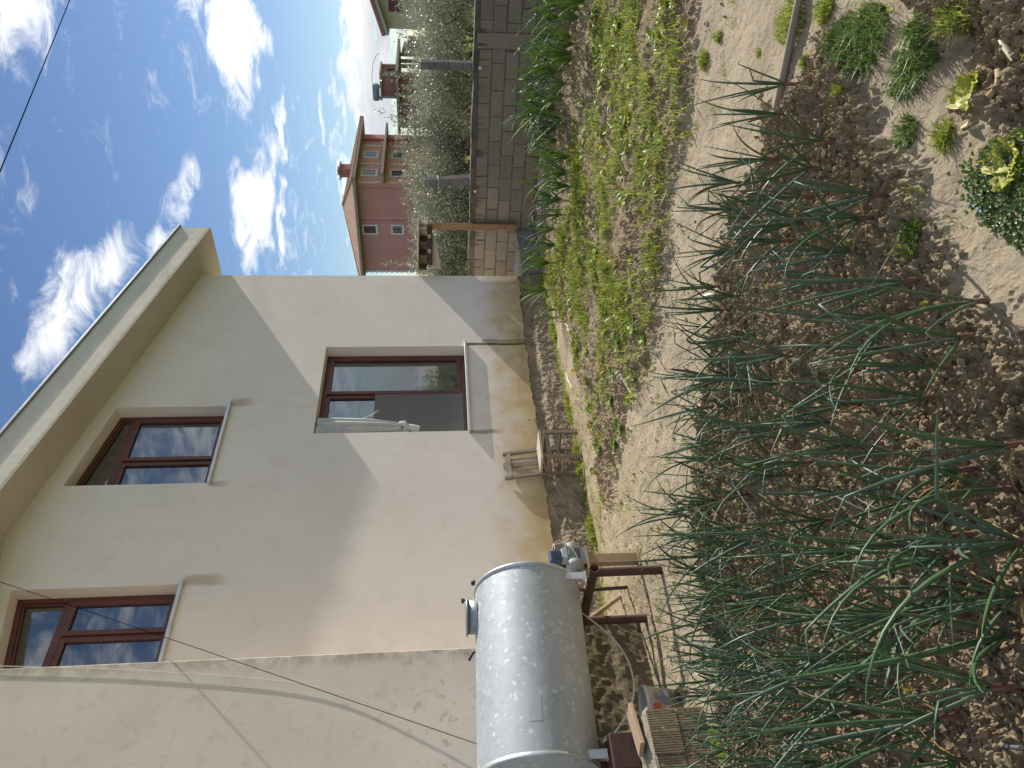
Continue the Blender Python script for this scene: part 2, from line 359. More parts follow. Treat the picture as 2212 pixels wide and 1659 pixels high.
def run(cx, ztop, zbot, wd, c, k):
    """a run of dirt below one point of a sill"""
    global col
    dx = t.math('ABSOLUTE', t.math('SUBTRACT', t.math('ADD', sx.outputs[0], t.math('MULTIPLY', t.math('SUBTRACT', a2, .5), wd*1.6)), cx))
    f = t.math('MULTIPLY', t.ramp(dx, wd, wd*.3), t.math('MULTIPLY', t.ramp(sx.outputs[2], zbot, zbot+.25), t.ramp(sx.outputs[2], ztop+.03, ztop-.02)))
    col = t.mix(t.math('MULTIPLY', f, k), col, c)
run(8.475, 1.24, .1, .045, (.12, .105, .03), .95); run(8.55, 1.0, .1, .05, (.2, .16, .08), .6); run(6.74, 1.24, .75, .05, (.2, .17, .12), .7)
run(7.33, 4.3, 3.95, .10, (.40, .33, .24), .7); run(5.98, 4.3, 4.0, .06, (.35, .28, .18), .6); run(4.68, 4.3, 3.8, .09, (.42, .34, .24), .7)
t.l(col, p.inputs['Base Color']); p.inputs['Roughness'].default_value = .92; p.inputs['Specular IOR Level'].default_value = .2
bn = t.n('ShaderNodeBump'); bn.inputs['Distance'].default_value = .004; bn.inputs['Strength'].default_value = .22; t.l(t.math('ADD', a3, t.math('MULTIPLY', a2, 1.5)), bn.inputs['Height']); t.l(bn.outputs[0], p.inputs['Normal'])
PL = m
HX0, HX1 = .47, 10.17
opn = [(6.762, 8.436, lambda x: 1.262, lambda x: 3.21), (6.0, 7.272, lambda x: 4.33, lambda x: 5.714+.1835*(7.265-x)), (3.37, 4.642, lambda x: 4.33, lambda x: 5.998-.1835*(4.642-x))]
bx = sorted({HX0, HX1, 5.32, *[o[0] for o in opn], *[o[1] for o in opn]})
mb = MB()
for xa, xb in zip(bx[:-1], bx[1:]):
    lo = (.52, .52)
    for o in sorted([o for o in opn if o[0] <= xa+1e-6 and o[1] >= xb-1e-6], key=lambda o: o[2](xa)):
        mb.add([(xa, WY, lo[0]), (xb, WY, lo[1]), (xb, WY, o[2](xb)), (xa, WY, o[2](xa))], [(0, 1, 2, 3)]); lo = (o[3](xa), o[3](xb))
    mb.add([(xa, WY, lo[0]), (xb, WY, lo[1]), (xb, WY, roof_z(xb)+.02), (xa, WY, roof_z(xa)+.02)], [(0, 1, 2, 3)])
RD = .30
for x0, x1, fb_, ft in opn:   # reveals
    A = [(x0, fb_(x0)), (x1, fb_(x1)), (x1, ft(x1)), (x0, ft(x0))]
    for (a, b) in zip(A, A[1:]+A[:1]):
        mb.add([(a[0], WY, a[1]), (b[0], WY, b[1]), (b[0], WY+RD, b[1]), (a[0], WY+RD, a[1])], [(0, 1, 2, 3)])
    # inner return of the wall round the opening
    e = .35
    B = [(x0-e, fb_(x0)-e), (x1+e, fb_(x1)-e), (x1+e, ft(x1)+.2), (x0-e, ft(x0)+.2)]
    for i in range(4):
        a, b, c_, d_ = A[i], A[(i+1) % 4], B[(i+1) % 4], B[i]
        mb.add([(a[0], WY+RD, a[1]), (b[0], WY+RD, b[1]), (c_[0], WY+RD, c_[1]), (d_[0], WY+RD, d_[1])], [(0, 1, 2, 3)])
# ragged lower edge of the plaster coat
n = 330; ex = np.linspace(HX0, HX1, n); fe = Field(9.7, 512, beta=1.0, seed=21)
fe2 = Field(9.7, 1024, beta=.5, seed=22)
ez = .395-.014*(ex-6)+.014*fe(ex*.35, ex*0)+.005*fe2(ex, ex*0)
vs = [(x, WY, .52) for x in ex]+[(x, WY-.004, z) for x, z in zip(ex, ez)]+[(x, WY+.03, z) for x, z in zip(ex, ez)]
mb.add(vs, [(i, i+1, n+i+1, n+i) for i in range(n-1)]+[(n+i, n+i+1, 2*n+i+1, 2*n+i) for i in range(n-1)])
mb.build('wall', PL, house, normals=False)
mb = MB()   # the unseen sides close the house
mb.add([(HX1, WY, -.05), (HX1, 15, -.05), (HX1, 15, 5.3), (HX1, WY, 5.3)], [(0, 1, 2, 3)]); mb.add([(HX0, WY, -.05), (HX0, 15, -.05), (HX0, 15, 5.3), (HX0, WY, 5.3)], [(0, 1, 2, 3)])
mb.add([(HX0, 15, -.05), (HX1, 15, -.05), (HX1, 15, 5.3), (5.32, 15, 6.35), (HX0, 15, 5.3)], [(0, 1, 2, 3, 4)]); mb.add([(HX0, WY+RD, 3.7), (HX1, WY+RD, 3.7), (HX1, 15, 3.7), (HX0, 15, 3.7)], [(0, 1, 2, 3)])
mb.build('side_wall', PL, house, normals=False)
# rough concrete plinth with a ledge
xsn = np.arange(HX0, HX1+.001, .028); zsn = np.arange(-.06, .531, .0235); PXg, PZ = np.meshgrid(xsn, zsn, indexing='ij')
fp = Field(3.1, 512, beta=1.1, seed=31); fp2 = Field(.8, 128, beta=.4, seed=32)
led = .235+.012*fp(PXg*1.5, 0*PXg)-.012*(PXg-6)
yy = WY+.022+.010*fp(PXg, PZ+1)+.005*fp2(PXg, PZ)-.055/(1+np.exp((PZ-led)/.008))-.02*np.clip((.12-PZ)/.12, 0, 1)
yy = np.where(PZ > .5, WY+.05, yy)
nxp, nzp = PXg.shape; idx = np.arange(nxp*nzp).reshape(nxp, nzp)
mb = MB(); mb.add(np.stack([PXg, yy, PZ], -1).reshape(-1, 3), np.stack([idx[:-1, :-1], idx[1:, :-1], idx[1:, 1:], idx[:-1, 1:]], -1).reshape(-1, 4).tolist())
mb.build('plinth', mat('old_concrete', (.22, .18, .13), (.34, .275, .195), scale=4, rough=.95, bump=.006, bscale=60, c3=(.09, .082, .07), spec=.15), house, normals=False)
# eaves: a deep plastered slab, a metal drip edge and clay tiles
m = bpy.data.materials.new('eaves_plaster'); m.use_nodes = True; t = NB(m.node_tree); p = m.node_tree.nodes['Principled BSDF']
gp = t.n('ShaderNodeNewGeometry').outputs['Position']; sx = t.n('ShaderNodeSeparateXYZ'); t.l(gp, sx.inputs[0])
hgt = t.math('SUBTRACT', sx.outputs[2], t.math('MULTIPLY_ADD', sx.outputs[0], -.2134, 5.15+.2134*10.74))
b1 = t.noise(gp, 2.2, 6, .6, .3); b2 = t.noise(gp, 9., 5, .6)
col = t.mix(t.ramp(b1, .35, .7), (.80, .74, .66), (.73, .67, .59))
f = t.ramp(t.math('ADD', hgt, t.math('MULTIPLY', t.math('SUBTRACT', b1, .5), .22)), .2, .29)
col = t.mix(t.math('MULTIPLY', f, .75), col, (.60, .58, .54)); col = t.mix(t.math('MULTIPLY', t.ramp(b2, .55, .75), .4), col, (.52, .45, .37))
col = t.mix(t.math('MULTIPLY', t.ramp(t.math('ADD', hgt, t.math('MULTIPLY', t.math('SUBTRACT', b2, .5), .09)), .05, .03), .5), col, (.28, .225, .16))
t.l(col, p.inputs['Base Color']); p.inputs['Roughness'].default_value = .9; p.inputs['Specular IOR Level'].default_value = .2
bn = t.n('ShaderNodeBump'); bn.inputs['Distance'].default_value = .006; bn.inputs['Strength'].default_value = .7; t.l(b2, bn.inputs['Height']); t.l(bn.outputs[0], p.inputs['Normal'])
poly = [(10.74, 5.15), (5.32, roof_z(5.32)), (-.10, 5.15), (-.10, 5.61), (5.32, roof_z(5.32)+.46), (10.74, 5.61)]
mb = MB(); mb.prism(poly, 'y', 6.65, 15.5); roof = mb.build('roof', m, house)
mb = MB(); mb.prism([(x, z+(.004 if i < 3 else .034)) for i, (x, z) in enumerate([(10.78, 5.602), (5.32, roof_z(5.32)+.46), (-.14, 5.602), (-.14, 5.602), (5.32, roof_z(5.32)+.46), (10.78, 5.602)])], 'y', 6.615, 15.5)
mb.build('drip_edge', mat('zinc', (.42, .45, .49), (.33, .36, .4), scale=8, rough=.45, metal=.6), roof)
TILE = mat('clay_tile', (.30, .12, .075), (.22, .085, .055), scale=9, rough=.85, bump=.004, c3=(.36, .2, .13))
def halfpipe(L, r0, r1, n=7, th=.012):
    mb = MB(); vs = []
    for (y, r) in ((0, r0), (L, r1)):
        for rr in (r, r-th):
            vs += [(y, -math.cos(math.pi*k/(n-1))*rr, math.sin(math.pi*k/(n-1))*rr*.8) for k in range(n)]
    q = lambda ring, k: ring*n+k
    fs = []
    for k in range(n-1):
        fs += [(q(0, k), q(0, k+1), q(2, k+1), q(2, k)), (q(1, k+1), q(1, k), q(3, k), q(3, k+1)), (q(0, k+1), q(0, k), q(1, k), q(1, k+1)), (q(2, k), q(2, k+1), q(3, k+1), q(3, k))]
    fs += [(q(0, 0), q(2, 0), q(3, 0), q(1, 0)), (q(2, n-1), q(0, n-1), q(1, n-1), q(3, n-1))]
    return mb.add(vs, fs, False)
hp = halfpipe(.42, .095, .075)
first = hp.build('roof_tile', TILE, None)
tile_me = first.data; COL.objects.unlink(first); bpy.data.objects.remove(first)
for side in (1, -1):
    for i in range(26):
        o = bpy.data.objects.new('roof_tile', tile_me); COL.objects.link(o); o.parent = roof
        x = 10.74+.09 if side == 1 else -.10-.09
        o.location = Vector((x, 6.76+i*.2, 5.635-.005*random.random()))-Vector(parent_loc(roof))
        o.rotation_euler = (0, .21 if side == 1 else -.21, math.pi if side == 1 else 0)
mb = MB(); mb.prism([(10.70, 5.665), (5.32, roof_z(5.32)+.52), (-.06, 5.665), (-.06, 5.64), (5.32, roof_z(5.32)+.5), (10.70, 5.64)], 'y', 6.66, 15.4); mb.build('tile_bed', TILE, roof)

# windows
WOOD = mat('brown_frame', (.135, .042, .026), (.10, .032, .022), scale=14, rough=.42, stretch=(1, 1, .2), bump=.0008)
ALU = mat('sill_metal', (.62, .64, .66), (.52, .54, .56), scale=10, rough=.38, metal=.35)
m = bpy.data.materials.new('window_glass'); m.use_nodes = True; t = NB(m.node_tree); o_ = m.node_tree.nodes['Material Output']; m.node_tree.nodes.remove(m.node_tree.nodes['Principled BSDF'])
gl = t.n('ShaderNodeBsdfGlossy'); gl.inputs['Roughness'].default_value = .012; gl.inputs['Color'].default_value = (.92, .95, 1, 1)
trn = t.n('ShaderNodeBsdfTransparent'); trn.inputs[0].default_value = (.78, .82, .82, 1); fr = t.n('ShaderNodeFresnel'); fr.inputs[0].default_value = 2.7
gbn = t.n('ShaderNodeBump'); gbn.inputs['Distance'].default_value = .002; gbn.inputs['Strength'].default_value = .25; t.l(t.noise(t.n('ShaderNodeTexCoord').outputs['Object'], 1.7, 2), gbn.inputs['Height']); t.l(gbn.outputs[0], gl.inputs['Normal'])
mx = t.n('ShaderNodeMixShader'); t.l(fr.outputs[0], mx.inputs[0]); t.l(trn.outputs[0], mx.inputs[1]); t.l(gl.outputs[0], mx.inputs[2]); t.l(mx.outputs[0], o_.inputs[0]); GLASS = m
CURT = leafmat('white_curtain', (.8, .8, .78), (.74, .74, .72), rough=.9, trans=.3, scale=4, spec=.1)
ROOM = mat('dim_room', (.16, .14, .12), (.12, .1, .09), scale=2, rough=.9)
def bars(mb, segs, y0, y1, wd):
    """frame members with the given width round a polygon of (x,z) corners, inside it"""
    n = len(segs); cx = sum(q[0] for q in segs)/n; cz = sum(q[1] for q in segs)/n
    inner = []
    for i in range(n):
        a, b, c_ = Vector(segs[i-1]), Vector(segs[i]), Vector(segs[(i+1) % n])
        d1 = (b-a).normalized(); d2 = (c_-b).normalized(); n1 = Vector((-d1.y, d1.x)); n2 = Vector((-d2.y, d2.x))
        bis = (n1+n2).normalized(); k = wd/max(.3, bis.dot(n1)); inner.append((b+bis*k))
    for i in range(n):
        a, b = segs[i], segs[(i+1) % n]; c_, d_ = inner[(i+1) % n], inner[i]
        mb.prism([tuple(a), tuple(b), tuple(c_), tuple(d_)], 'y', y0, y1)
    return [tuple(q) for q in inner]
def make_window(x0, x1, zb, zl, zr, transom, mull, curtain_y=7.47, folds=26):
    mb = MB(); y0, y1 = 7.33, 7.40
    zb += .012
    outer = [(x0+.004, zb), (x1-.004, zb), (x1-.004, zr-.004), (x0+.004, zl-.004)]
    inn = bars(mb, outer, y0, y1, .05)
    if transom: mb.box((inn[0][0]-.002, y0+.004, transom-.03), (inn[1][0]+.002, y1-.002, transom+.03))
    wn = mb.build('window', WOOD, house)
    topz = (transom-.031) if transom else None
    def sash(poly, yo, wd=.052):
        mb = MB(); i2 = bars(mb, poly, y0+yo, y1-.01+yo, wd); s_ = mb.build('sash', WOOD, wn)
        g = MB(); g.add([(q[0], y0+yo+.03, q[1]) for q in i2], [(0, 1, 2, 3)]); g.build('pane', GLASS, wn, normals=False)
    a, b, zt0 = inn[0][0]+.003, inn[1][0]-.003, inn[0][1]+.003
    if transom:
        zt = topz-.002
        sash([(a, zt0), (mull, zt0), (mull, zt), (a, zt)], .006); sash([(mull+.006, zt0), (b, zt0), (b, zt), (mull+.006, zt)], -.018)
        up = [(inn[3][0]+.003, transom+.032), (inn[2][0]-.003, transom+.032), (inn[2][0]-.003, inn[2][1]-.004), (inn[3][0]+.003, inn[3][1]-.004)]
        g = MB(); i2 = bars(g, up, y0+.012, y1-.012, .02); g.build('sash', WOOD, wn); g = MB(); g.add([(q[0], y0+.036, q[1]) for q in i2], [(0, 1, 2, 3)]); g.build('pane', GLASS, wn, normals=False)
    else:
        zt = inn[2][1]-.003
        sash([(a, zt0), (mull, zt0), (mull, zt), (a, zt)], .006); sash([(mull+.006, zt0), (b, zt0), (b, zt), (mull+.006, zt)], -.018)
    g = MB(); n = 240; X = np.linspace(x0-.1, x1+.1, n); ff = Field(4., 256, beta=1.3, seed=int(x0*10)); Y = curtain_y+.028*np.sin((X-x0)*folds+1.2*ff(X, X*0))+.01*ff(X*3, X*0)
    zt = np.interp(X, [x0, x1], [zl, zr])-.02
    g.add([(x, y, z) for x, y, z in zip(X, Y, zt)]+[(x, y+.02, zb-.1) for x, y in zip(X, Y)], [(i, i+1, n+i+1, n+i) for i in range(n-1)], True); g.build('curtain', CURT, wn, normals=False)
    g = MB(); g.add([(x0-.33, 7.45, zb-.3), (x1+.33, 7.45, zb-.3), (x1+.33, 10.5, zb-.3), (x0-.33, 10.5, zb-.3), (x0-.33, 7.45, max(zl, zr)+.1), (x1+.33, 7.45, max(zl, zr)+.1), (x1+.33, 10.5, max(zl, zr)+.1), (x0-.33, 10.5, max(zl, zr)+.1)], [(0, 1, 2, 3), (4, 5, 6, 7), (0, 3, 7, 4), (1, 2, 6, 5), (2, 3, 7, 6)])
    g.build('room_lining', ROOM, wn, normals=False)
    return wn
w_low = make_window(6.762, 8.436, 1.262, 3.21, 3.21, None, PY(850, 854.5, 7.35)[0])
w_mid = make_window(6.0, 7.272, 4.33, 5.714+.1835*(7.265-6.0), 5.714, PY(270, 970, 7.35)[2], PY(390, 998, 7.35)[0])
w_lft = make_window(3.37, 4.642, 4.33, 5.998-.1835*1.27, 5.998, 5.46, PY(250, 1374, 7.35)[0])
for wn, xa, xb, z in ((w_low, 6.735, 8.50, 1.262), (w_mid, 5.975, 7.33, 4.33), (w_lft, 3.345, 4.68, 4.33)):
    mb = MB(); mb.box((xa, WY-.05, z-.03), (xb, WY-.002, z+.006), bev=.003); mb.box((xa+.03, WY-.003, z-.022), (xb-.05, 7.328, z+.003)); mb.build('sill', ALU, wn)
m = bpy.data.materials.new('insect_mesh'); m.use_nodes = True; t = NB(m.node_tree); p = m.node_tree.nodes['Principled BSDF']; p.inputs['Base Color'].default_value = (.23, .22, .21, 1); p.inputs['Roughness'].default_value = .8; p.inputs['Alpha'].default_value = .55
mb = MB(); mu = PY(850, 854.5, 7.35)[0]; mb.box((6.815, 7.322, 1.315), (mu+.01, 7.326, 2.50)); mb.build('insect_screen', m, w_low)
# knotted cloth hanging in front of the lower window
CLOTH = leafmat('white_cloth', (.66, .66, .64), (.56, .56, .55), rough=.85, trans=.22, scale=5, spec=.1)
cl = thing('knotted_cloth', 'white cloth gathered into a knot hanging in the lower window', 'cloth', (6.93, 7.22, 3.15))
mb = MB(); prof = [(3.19, .15, .045, 6.925), (3.10, .145, .05, 6.925), (2.9, .14, .055, 6.925), (2.6, .125, .055, 6.92), (2.35, .10, .05, 6.915), (2.2, .075, .045, 6.905), (2.12, .05, .04, 6.9)]
n = 44; vs = []
for j, (z, rx, ry, cx) in enumerate(prof):
    for k in range(n):
        a = 2*math.pi*k/n; fo = 1+.16*math.sin(7*a+.25*j)+.1*math.sin(13*a+1+.4*j)
        vs.append((cx+rx*math.cos(a)*fo, 7.215+ry*math.sin(a)*(1+.3*math.sin(9*a+j*.3)), z+.012*math.sin(5*a)*(j == 0)))
fs = [(j*n+k, j*n+(k+1) % n, (j+1)*n+(k+1) % n, (j+1)*n+k) for j in range(len(prof)-1) for k in range(n)]; mb.add(vs, fs, True); mb.build('drape', CLOTH, cl)
mb = MB(); mb.tube([(6.955, 7.20, 2.14), (6.93, 7.165, 2.09), (6.88, 7.17, 2.05), (6.855, 7.215, 2.06), (6.87, 7.25, 2.11), (6.92, 7.25, 2.15), (6.955, 7.2, 2.14)], [.03, .036, .04, .036, .034, .034, .03], 9)
mb.tube([(6.9, 7.2, 2.07), (6.885, 7.19, 2.02), (6.865, 7.2, 1.95), (6.85, 7.21, 1.90)], [.03, .042, .05, .055], 9); mb.build('knot', CLOTH, cl)
mb = MB(); mb.tube([(6.99, 7.2, 2.72), (7.03, 7.19, 2.66), (7.08, 7.2, 2.58), (7.11, 7.2, 2.52), (7.16, 7.2, 2.47), (7.22, 7.2, 2.41)], [.012, .017, .022, .02, .014, .004], 6, flat=.35); mb.build('torn_strip', CLOTH, cl)
mb = MB(); mb.tube([(6.775, 7.21, 3.196), (7.10, 7.21, 3.196)], .006, 6); mb.build('cord', mat('thin_cord', (.5, .5, .48)), cl)
# the annex standing forward on the left
m = bpy.data.materials.new('annex_plaster'); m.use_nodes = True; t = NB(m.node_tree); p = m.node_tree.nodes['Principled BSDF']
gp = t.n('ShaderNodeNewGeometry').outputs['Position']; sx = t.n('ShaderNodeSeparateXYZ'); t.l(gp, sx.inputs[0])
c1 = t.noise(gp, 1.4, 6, .6); c2 = t.noise(gp, 7., 6, .65, .3); c3 = t.noise(gp, 45., 5, .6)
col = t.mix(t.ramp(c1, .35, .65), (.78, .685, .58), (.71, .62, .52)); col = t.mix(t.math('MULTIPLY', t.ramp(c2, .52, .7), .35), col, (.48, .41, .33))
spots = t.math('MULTIPLY', t.ramp(t.noise(gp, 11., 4, .55), .60, .66), t.ramp(sx.outputs[2], 2.6, 1.2)); col = t.mix(t.math('MULTIPLY', spots, .6), col, (.44, .31, .16))
edge = t.ramp(sx.outputs[0], 2.97, 3.10); col = t.mix(t.math('MULTIPLY', t.math('MULTIPLY', edge, t.ramp(c2, .35, .6)), .6), col, (.33, .27, .2))
t.l(col, p.inputs['Base Color']); p.inputs['Roughness'].default_value = .93; p.inputs['Specular IOR Level'].default_value = .15
bn = t.n('ShaderNodeBump'); bn.inputs['Distance'].default_value = .003; bn.inputs['Strength'].default_value = .22; t.l(t.math('ADD', c3, t.math('MULTIPLY', c2, 1.)), bn.inputs['Height']); t.l(bn.outputs[0], p.inputs['Normal'])
mb = MB(); mb.box((-1.6, 5.87, .55), (3.113, WY-.004, 6.2), bev=.006); mb.build('annex', m, house)
xsn = np.arange(-1.6, 3.295, .03); zsn = np.arange(-.06, .60, .028); PXg, PZ = np.meshgrid(xsn, zsn, indexing='ij')
yy = 5.80+.006*fp(PXg+2, PZ+1)+.003*fp2(PXg, PZ+.3)-.03/(1+np.exp((PZ-.24)/.01)); yy[-1, :] = 6.2; yy[:, -1] = 6.2
nxp, nzp = PXg.shape; idx = np.arange(nxp*nzp).reshape(nxp, nzp)
mb = MB(); mb.add(np.stack([PXg, yy, PZ], -1).reshape(-1, 3), np.stack([idx[:-1, :-1], idx[1:, :-1], idx[1:, 1:], idx[:-1, 1:]], -1).reshape(-1, 4).tolist())
mb.add([(3.295, 5.81, -.06), (3.295, WY, -.06), (3.295, WY, .56), (3.295, 5.81, .56)], [(0, 1, 2, 3)])
mb.build('plinth', mat('mossy_concrete', (.15, .125, .075), (.21, .17, .11), scale=3, rough=.95, bump=.005, bscale=50, c3=(.11, .10, .06), spec=.15), house, normals=False)
# concrete step between the house corner and the block wall
st = tag(MB().box((10.19, 7.05, -.05), (11.40, 10, .285), bev=.012).build('concrete_step', mat('step_concrete', (.2, .19, .18), (.28, .265, .245), scale=3, rough=.92, bump=.006, bscale=40)), 'low grey concrete step between house corner and block wall', 'step'); rebase(st, (10.8, 7.05, 0))

# ------------------------------------------------------------------ grey block wall
bw = thing('block_wall', 'low wall of grey concrete blocks behind the leek row', 'wall', (11.5, 4, 0))
m = bpy.data.materials.new('cement_block'); m.use_nodes = True; t = NB(m.node_tree); p = m.node_tree.nodes['Principled BSDF']
gp = t.n('ShaderNodeNewGeometry').outputs['Position']; sx = t.n('ShaderNodeSeparateXYZ'); t.l(gp, sx.inputs[0]); oi = t.n('ShaderNodeObjectInfo')
k1 = t.noise(gp, 3., 5, .6); k2 = t.noise(gp, 30., 5, .6)
col = t.mix(oi.outputs['Random'], (.215, .192, .158), (.285, .255, .208)); col = t.mix(t.math('MULTIPLY', t.ramp(k2, .4, .7), .5), col, (.165, .148, .125)); col = t.mix(t.math('MULTIPLY', t.ramp(k1, .55, .75), .5), col, (.17, .14, .1))
mpv = t.n('ShaderNodeMapping'); t.l(gp, mpv.inputs[0]); mpv.inputs['Scale'].default_value = (1, 14., 1.)
drip = t.math('MULTIPLY', t.ramp(t.noise(mpv.outputs[0], 1., 4, .6), .48, .62), t.ramp(t.math('ADD', sx.outputs[2], t.math('MULTIPLY', t.noise(mpv.outputs[0], 2., 3), .35)), 1.02, 1.2))
col = t.mix(t.math('MULTIPLY', drip, .8), col, (.05, .045, .038))
t.l(col, p.inputs['Base Color']); p.inputs['Roughness'].default_value = .95; p.inputs['Specular IOR Level'].default_value = .15
bn = t.n('ShaderNodeBump'); bn.inputs['Distance'].default_value = .004; t.l(k2, bn.inputs['Height']); t.l(bn.outputs[0], p.inputs['Normal']); BLK = m
mb = MB(); mb.box((11.418, -6, -.06), (11.60, 10.5, 1.02)); mb.build('mortar', mat('mortar', (.13, .12, .105), (.19, .175, .15), scale=5, rough=.95, bump=.008, bscale=40), bw)
fcap = Field(8., 256, beta=1.3, seed=41); ycap = np.arange(-6, 10.5, .06); zc_ = 1.078+.006*fcap(ycap, ycap*0)
mb = MB(); n = len(ycap); vs = [(11.398, y, .995+.01*fcap(y+3, 0)) for y in ycap]+[(11.396, y, z) for y, z in zip(ycap, zc_)]+[(11.605, y, z) for y, z in zip(ycap, zc_)]+[(11.61, y, .99) for y in ycap]
mb.add(vs, [(j*n+i, j*n+i+1, (j+1)*n+i+1, (j+1)*n+i) for j in range(3) for i in range(n-1)]); mb.build('cap_mortar', mat('cap_cement', (.075, .067, .055), (.14, .125, .1), scale=6, rough=.95, bump=.01, bscale=25, c3=(.05, .045, .035)), bw, normals=False)
colY = PX(1060, 88, 11.4)[1]
blk_var = []
for k in range(5):
    b = MB().box((0, -.193, 0), (.05, .193, .178), bev=.006).build('block', BLK); blk_var.append(b.data); bpy.data.objects.remove(b)
    for v in blk_var[-1].vertices: v.co += Vector((.003*random.uniform(-1, 1), .004*random.uniform(-1, 1), .004*random.uniform(-1, 1)))
for c_ in range(5):
    z0 = .815-.201*c_; off = (.0, .20, .03, .24, .05)[c_]
    for i in range(41):
        y = -5.8+off+i*.402
        if y > 10.2: continue
        a_, b_ = y-.193, y+.193
        if b_ > colY-.12 and a_ < colY+.12:
            if colY-.12-a_ > b_-colY-.12: b_ = colY-.122
            else: a_ = colY+.122
            if b_-a_ < .06: continue
        y = (a_+b_)/2
        o = bpy.data.objects.new('block', random.choice(blk_var)); COL.objects.link(o); o.parent = bw; o.scale = (1, (b_-a_)/.386, 1)
        o.location = Vector((11.404+random.uniform(-.004, .005), y+random.uniform(-.003, .003), z0+random.uniform(-.003, .003)))-bw.location
        o.rotation_euler = (random.uniform(-.008, .008), 0, random.uniform(-.006, .006))
mb = MB(); mb.box((11.39, colY-.11, -.06), (11.62, colY+.11, 1.03), bev=.008); mb.build('concrete_column', BLK, bw)
for px in ((1037, 146.6), (1026.5, 413)):
    q = PX(*px, 11.395); mb = MB(); mb.lathe([(.008, 0), (.008, .012), (.024, .012), (.026, .004), (.026, 0)], q, (-1, 0, 0), 16); mb.build('washer', mat('white_plastic', (.75, .75, .72)), bw)

# ------------------------------------------------------------------ wooden gateway frame between house and wall
gf = thing('wooden_gate_frame', 'weathered wooden gate frame with pale arched board beside the house corner', 'gate frame', (11.3, 6.95, .285))
OAK = mat('weathered_board', (.24, .15, .085), (.165, .10, .058), scale=5, rough=.8, stretch=(1, 1, .12), bump=.002, c3=(.32, .23, .15))
DRK = mat('dark_board', (.115, .07, .043), (.075, .046, .03), scale=5, rough=.85, stretch=(.2, 1, 1), bump=.002)
PALE = mat('pale_plywood', (.62, .52, .38), (.54, .44, .31), scale=4, rough=.75, stretch=(.3, 1, 1))
MB().box((11.30, 6.89, .287), (11.355, 7.01, 1.79), bev=.004).build('post', OAK, gf)
for z in (1.02, .48): MB().lathe([(.012, 0), (.012, .01), (0, .012)], (11.297, 6.95, z), (-1, 0, 0), 8).build('bolt', mat('rusty_bolt', (.03, .02, .016), rough=.7), gf)
mb = MB(); mb.box((10.215, 6.86, 1.925), (11.50, 7.15, 1.95), bev=.003); mb.build('top_board', mat('grey_board', (.42, .35, .27), (.33, .27, .2), scale=5, stretch=(.15, 1, 1), rough=.85), gf)
mb = MB(); mb.box((10.23, 7.05, 1.80), (11.42, 7.08, 1.924)); mb.build('back_board', DRK, gf)
mb = MB(); mb.box((10.22, 6.95, 1.712), (11.35, 6.98, 1.80)); mb.build('lower_board', DRK, gf)
for x in (10.33, 10.72, 11.17): MB().box((x, 6.90, 1.80), (x+.045, 7.04, 1.923)).build('cross_piece', PALE if x > 11 else OAK, gf)
for x in (10.5, 10.93): MB().box((x, 6.91, 1.735), (x+.07, 6.949, 1.785)).build('block', PALE, gf)
mb = MB(); mb.box((11.36, 6.92, 1.80), (11.48, 7.04, 1.923)); mb.build('end_block', PALE, gf)
n = 24; top = []; bot = []
for i in range(n):
    x = 10.2+i/(n-1)*.98; s_ = (x-10.2)/.98
    top.append((x, 1.705+.01*s_)); bot.append((x, 1.585+.13*s_**1.7))
mb = MB()
for i in range(n-1): mb.prism([bot[i], bot[i+1], top[i+1], top[i]], 'y', 7.0, 7.03)
mb.build('arched_board', PALE, gf)

# ------------------------------------------------------------------ galvanised water tank
TL, TR = np.array([1.845, 5.255, 1.022]), np.array([3.235, 5.255, .977]); TRAD = .405
ax = Vector(TR-TL); TLEN = ax.length; ax.normalize()
m = bpy.data.materials.new('galvanised_steel'); m.use_nodes = True; t = NB(m.node_tree); p = m.node_tree.nodes['Principled BSDF']
co = t.n('ShaderNodeTexCoord').outputs['Object']; dn = t.n('ShaderNodeTexNoise'); t.l(co, dn.inputs['Vector']); dn.inputs['Scale'].default_value = 30.
cw = t.vm('ADD', co, t.vm('SCALE', t.vm('SUBTRACT', dn.outputs[1], (.5, .5, .5)), .035))
vo = t.n('ShaderNodeTexVoronoi'); t.l(cw, vo.inputs['Vector']); vo.inputs['Scale'].default_value = 26.; vs_ = t.n('ShaderNodeSeparateColor'); t.l(vo.outputs['Color'], vs_.inputs[0])
vo2 = t.n('ShaderNodeTexVoronoi'); t.l(cw, vo2.inputs['Vector']); vo2.inputs['Scale'].default_value = 46.; vs2 = t.n('ShaderNodeSeparateColor'); t.l(vo2.outputs['Color'], vs2.inputs[0])
big = t.noise(co, 2.3, 4, .5)
col = t.mix(vs_.outputs[0], (.43, .46, .49), (.47, .50, .53)); col = t.mix(t.math('MULTIPLY', t.math('GREATER_THAN', vs_.outputs[1], .95), .3), col, (.66, .69, .72)); col = t.mix(t.math('MULTIPLY', t.math('GREATER_THAN', vs2.outputs[1], .965), .6), col, (.76, .78, .80))
col = t.mix(t.math('MULTIPLY', t.ramp(big, .5, .75), .3), col, (.33, .35, .36))
t.l(col, p.inputs['Base Color']); p.inputs['Metallic'].default_value = .4
t.l(t.math('MULTIPLY_ADD', vs_.outputs[2], .14, .50), p.inputs['Roughness'])
bn = t.n('ShaderNodeBump'); bn.inputs['Distance'].default_value = .008; bn.inputs['Strength'].default_value = .7; t.l(t.noise(co, 3.6, 3, .5), bn.inputs['Height']); t.l(bn.outputs[0], p.inputs['Normal']); GALV = m
tank = thing('water_tank', 'big grey galvanised steel water tank lying on pipe trestle and brick pier', 'water tank', (2.55, 5.255, .6))
